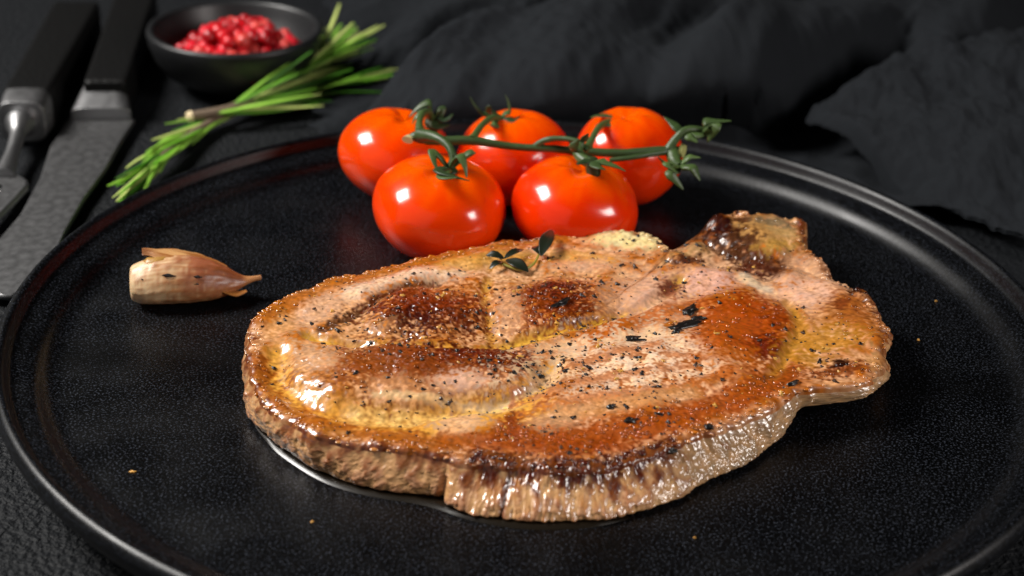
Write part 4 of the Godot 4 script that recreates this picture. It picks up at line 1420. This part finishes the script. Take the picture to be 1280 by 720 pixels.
# ---------------------------------------------------------------- napkin
func fold(p: Vector2, line: Array, front: float, back: float, h: Array) -> float:
	# height over p of a crease that runs along line: steep on its back, long on its front
	var best := 1e9
	var val := 0.0
	for k in line.size() - 1:
		var a := Vector2(line[k].x, line[k].z)
		var ab := Vector2(line[k + 1].x, line[k + 1].z) - a
		var t := clampf((p - a).dot(ab) / ab.length_squared(), 0.0, 1.0)
		var d := p - a - ab * t
		var l := d.length()
		if l < best:
			best = l
			var w := front if ab.cross(d) > 0.0 else back
			val = lerpf(h[k], h[k + 1], t) * exp(-l * l / (w * w))
	return val


func cloth_mat() -> StandardMaterial3D:
	var m := mat(Color(0.0125, 0.0144, 0.0172), 0.9)
	m.metallic_specular = 0.25
	relief(m, noise_tex(1024, 0.12, 2, 151), 0.35, 55.0)
	return m


func napkin() -> void:
	var o := thing("linen_napkin", Vector3(0.10, 0.0, -0.24), "crumpled black linen napkin with soft folds behind the plate", "napkin")
	var at := o.position
	var m := cloth_mat()
	var n1 := noise(14.0, 3, 161)
	var n2 := noise(55.0, 3, 162)
	var n3 := noise(160.0, 2, 163)
	var r1 := [Vector3(-0.0723, 0.0040, -0.1788), Vector3(-0.0604, 0.0100, -0.1782), Vector3(-0.0434, 0.0180, -0.1879), Vector3(-0.0246, 0.0260, -0.1992), Vector3(0.0053, 0.0320, -0.2166), Vector3(0.0375, 0.0340, -0.2500)]
	var r2 := [Vector3(-0.0683, 0.0060, -0.2299), Vector3(-0.0552, 0.0140, -0.2451), Vector3(-0.0336, 0.0180, -0.2664), Vector3(-0.0110, 0.0180, -0.3029)]
	var r3 := [Vector3(0.1502, 0.0100, -0.2203), Vector3(0.1609, 0.0220, -0.2342), Vector3(0.1862, 0.0260, -0.2765), Vector3(0.2125, 0.0260, -0.3265)]
	var r5 := [Vector3(-0.0314, 0.0260, -0.1545), Vector3(0.0250, 0.0340, -0.1738), Vector3(0.0858, 0.0340, -0.2001), Vector3(0.1337, 0.0300, -0.2472)]
	# the big fold: a padded body of cloth within this outline
	var body: Array[Vector2] = []
	for q in [Vector3(-0.0664, 0.0120, -0.1541), Vector3(-0.0420, 0.0180, -0.1464), Vector3(-0.0087, 0.0200, -0.1536), Vector3(0.0256, 0.0200, -0.1665), Vector3(0.0607, 0.0200, -0.1732), Vector3(0.0916, 0.0180, -0.1749), Vector3(0.1342, 0.0200, -0.2257), Vector3(0.1761, 0.0200, -0.2946), Vector3(0.2254, 0.0200, -0.4183), Vector3(0.0691, 0.0300, -0.3604), Vector3(0.0285, 0.0300, -0.2621), Vector3(0.0054, 0.0300, -0.2259), Vector3(-0.0249, 0.0240, -0.2087), Vector3(-0.0437, 0.0180, -0.1931), Vector3(-0.0611, 0.0120, -0.1770)]:
		body.append(Vector2(q.x, q.z))
	var p := PackedVector3Array()
	var nx := 320
	var nz := 320
	for j in nz:
		for i in nx:
			var u := i / (nx - 1.0)
			var v := j / (nz - 1.0)
			var x := lerpf(-0.105, 0.36, u)
			var zf := -sqrt(maxf(0.0, 0.150 * 0.150 - x * x)) if x < 0.1 else lerpf(-0.1118, -0.06, (x - 0.1) / 0.26)
			var q := Vector2(x, lerpf(-0.54, zf, 1.0 - pow(1.0 - v, 1.7)))
			# the left border slants away
			q.x += (0.036 * v + 0.006 * n1.get_noise_2d(q.y * 3.0, 7.0)) * pow(1.0 - u, 6.0)
			if q.length() < 0.150:
				q *= 0.150 / q.length()
			var sd := 1e9
			var inside := Geometry2D.is_point_in_polygon(q, PackedVector2Array(body))
			for k in body.size():
				var e0 := body[k]
				var ab := body[(k + 1) % body.size()] - e0
				var tt := clampf((q - e0).dot(ab) / ab.length_squared(), 0.0, 1.0)
				sd = minf(sd, (q - e0 - ab * tt).length())
			var y := 0.004
			y = maxf(y, fold(q, r2, 0.022, 0.03, [0.004, 0.013, 0.018, 0.018]))
			y = maxf(y, fold(q, r3, 0.02, 0.06, [0.008, 0.022, 0.026, 0.026]))
			if inside:
				y = fold(q, r5, 0.022, 0.014, [0.0, 0.008, 0.010, 0.008]) + maxf(y, lerpf(0.010, 0.031, smoothstep(-0.075, -0.03, q.x)) * sqrt(1.0 - exp(-sd / 0.007)) + fold(q, r1, 0.032, 0.02, [0.002, 0.005, 0.010, 0.015, 0.017, 0.018]))
			var r := Vector2((q.x * 0.46 - q.y * 0.89) * 0.35, (q.x * 0.89 + q.y * 0.46) * 1.15)
			y += (n1.get_noise_2dv(r) * 0.013 + n2.get_noise_2dv(r) * 0.0016 + n3.get_noise_2dv(q) * 0.0007) * minf(1.0, y / 0.008)
			y = lerpf(y, 0.0015, smoothstep(0.97, 1.0, v)) if q.x < 0.1 else y
			if inside:
				# the front of the fold hangs over
				q.y += 0.020 * smoothstep(0.002, 0.026, y) * exp(-sd / 0.022) * smoothstep(0.06, 0.0, absf(q.y + 0.16))
			p.append(Vector3(q.x, maxf(y, 0.0012), q.y) - at)
	var s := Shape.new()
	s.grid(p, nx, false, true)
	put("cloth", s.mesh(), m, o)
	# the corner folded over towards the viewer on the right
	var f := PackedVector3Array()
	var hx := 150
	var hz := 110
	var c00: Vector3 = Vector3(0.0961, 0.0220, -0.1591)
	var c10: Vector3 = Vector3(0.1968, 0.0300, -0.2438)
	var c01: Vector3 = Vector3(0.1235, 0.0060, -0.1207)
	var c11: Vector3 = Vector3(0.1655, 0.0040, -0.0721)
	for side in 2:
		for jj in hz:
			for ii in hx:
				var u := ii / (hx - 1.0)
				var v := jj / (hz - 1.0)
				var q := c00.lerp(c10, u).lerp(c01.lerp(c11, u), v)
				var lift := 0.010 * sin(PI * minf(1.0, v * 1.15)) * (0.6 + 0.4 * u) + 0.006 * sin(PI * u) * (1.0 - v)
				var w := n1.get_noise_2d(q.x * 1.3, q.z * 1.3 + 5.0) * 0.009 + n2.get_noise_2d(q.x * 0.5, q.z + 3.0) * 0.0022 + n3.get_noise_2d(q.x, q.z) * 0.0009
				q.y = maxf(q.y + lift + w, 0.004)
				# the border turns down
				var e := minf(minf(u, v) * 30.0, 1.0)
				q.y -= 0.004 * (1.0 - e) * (1.0 - e) + (0.0011 if side == 1 else 0.0)
				f.append(q - at)
	var s2 := Shape.new()
	var half := hx * hz
	s2.grid(f.slice(0, half), hx, false, true)
	s2.grid(f.slice(half), hx, false, true)
	# hem along the free borders
	var hem := PackedVector3Array()
	for k in hz:
		hem.append(f[(hz - 1 - k) * hx])
		hem.append(f[half + (hz - 1 - k) * hx])
	for k in range(1, hx):
		hem.append(f[k])
		hem.append(f[half + k])
	s2.grid(hem, 2, false, true)
	put("folded_corner", s2.mesh(), m, o)


func crumbs() -> void:
	var m := mat(lin("d8a04c"), 0.4)
	var list := [[Vector3(-0.0936, 0.0102, 0.0691), 1.5, 0.8, "tiny golden crumb on the plate left of the steak"], [Vector3(-0.0495, 0.0102, 0.0864), 0.8, 0.6, "tiny crumb on the plate in front of the steak"], [Vector3(0.1186, 0.0102, 0.0463), 1.8, 0.9, "golden crumb by the right rim of the plate"], [Vector3(0.1060, 0.0102, -0.0081), 0.8, 0.5, "faint brown crumb on the plate right of the steak tip"], [Vector3(0.0859, 0.0102, -0.0318) + Vector3(0.03, 0, 0), 0.6, 0.4, "faint speck of crumb on the plate beyond the right tip of the steak"], [Vector3(0.0362, 0.0102, 0.0875), 0.7, 0.4, "small brown crumb on the plate under the right front of the steak"]]
	for k in list.size():
		var q: Array = list[k]
		var o := put("crumb", flake_mesh(170 + k), m)
		o.position = q[0]
		o.rotation.y = k * 0.7
		o.scale = Vector3(q[1], 0.8, q[2]) * 0.001
		tag(o, q[3], "crumb", "crumbs on the plate")
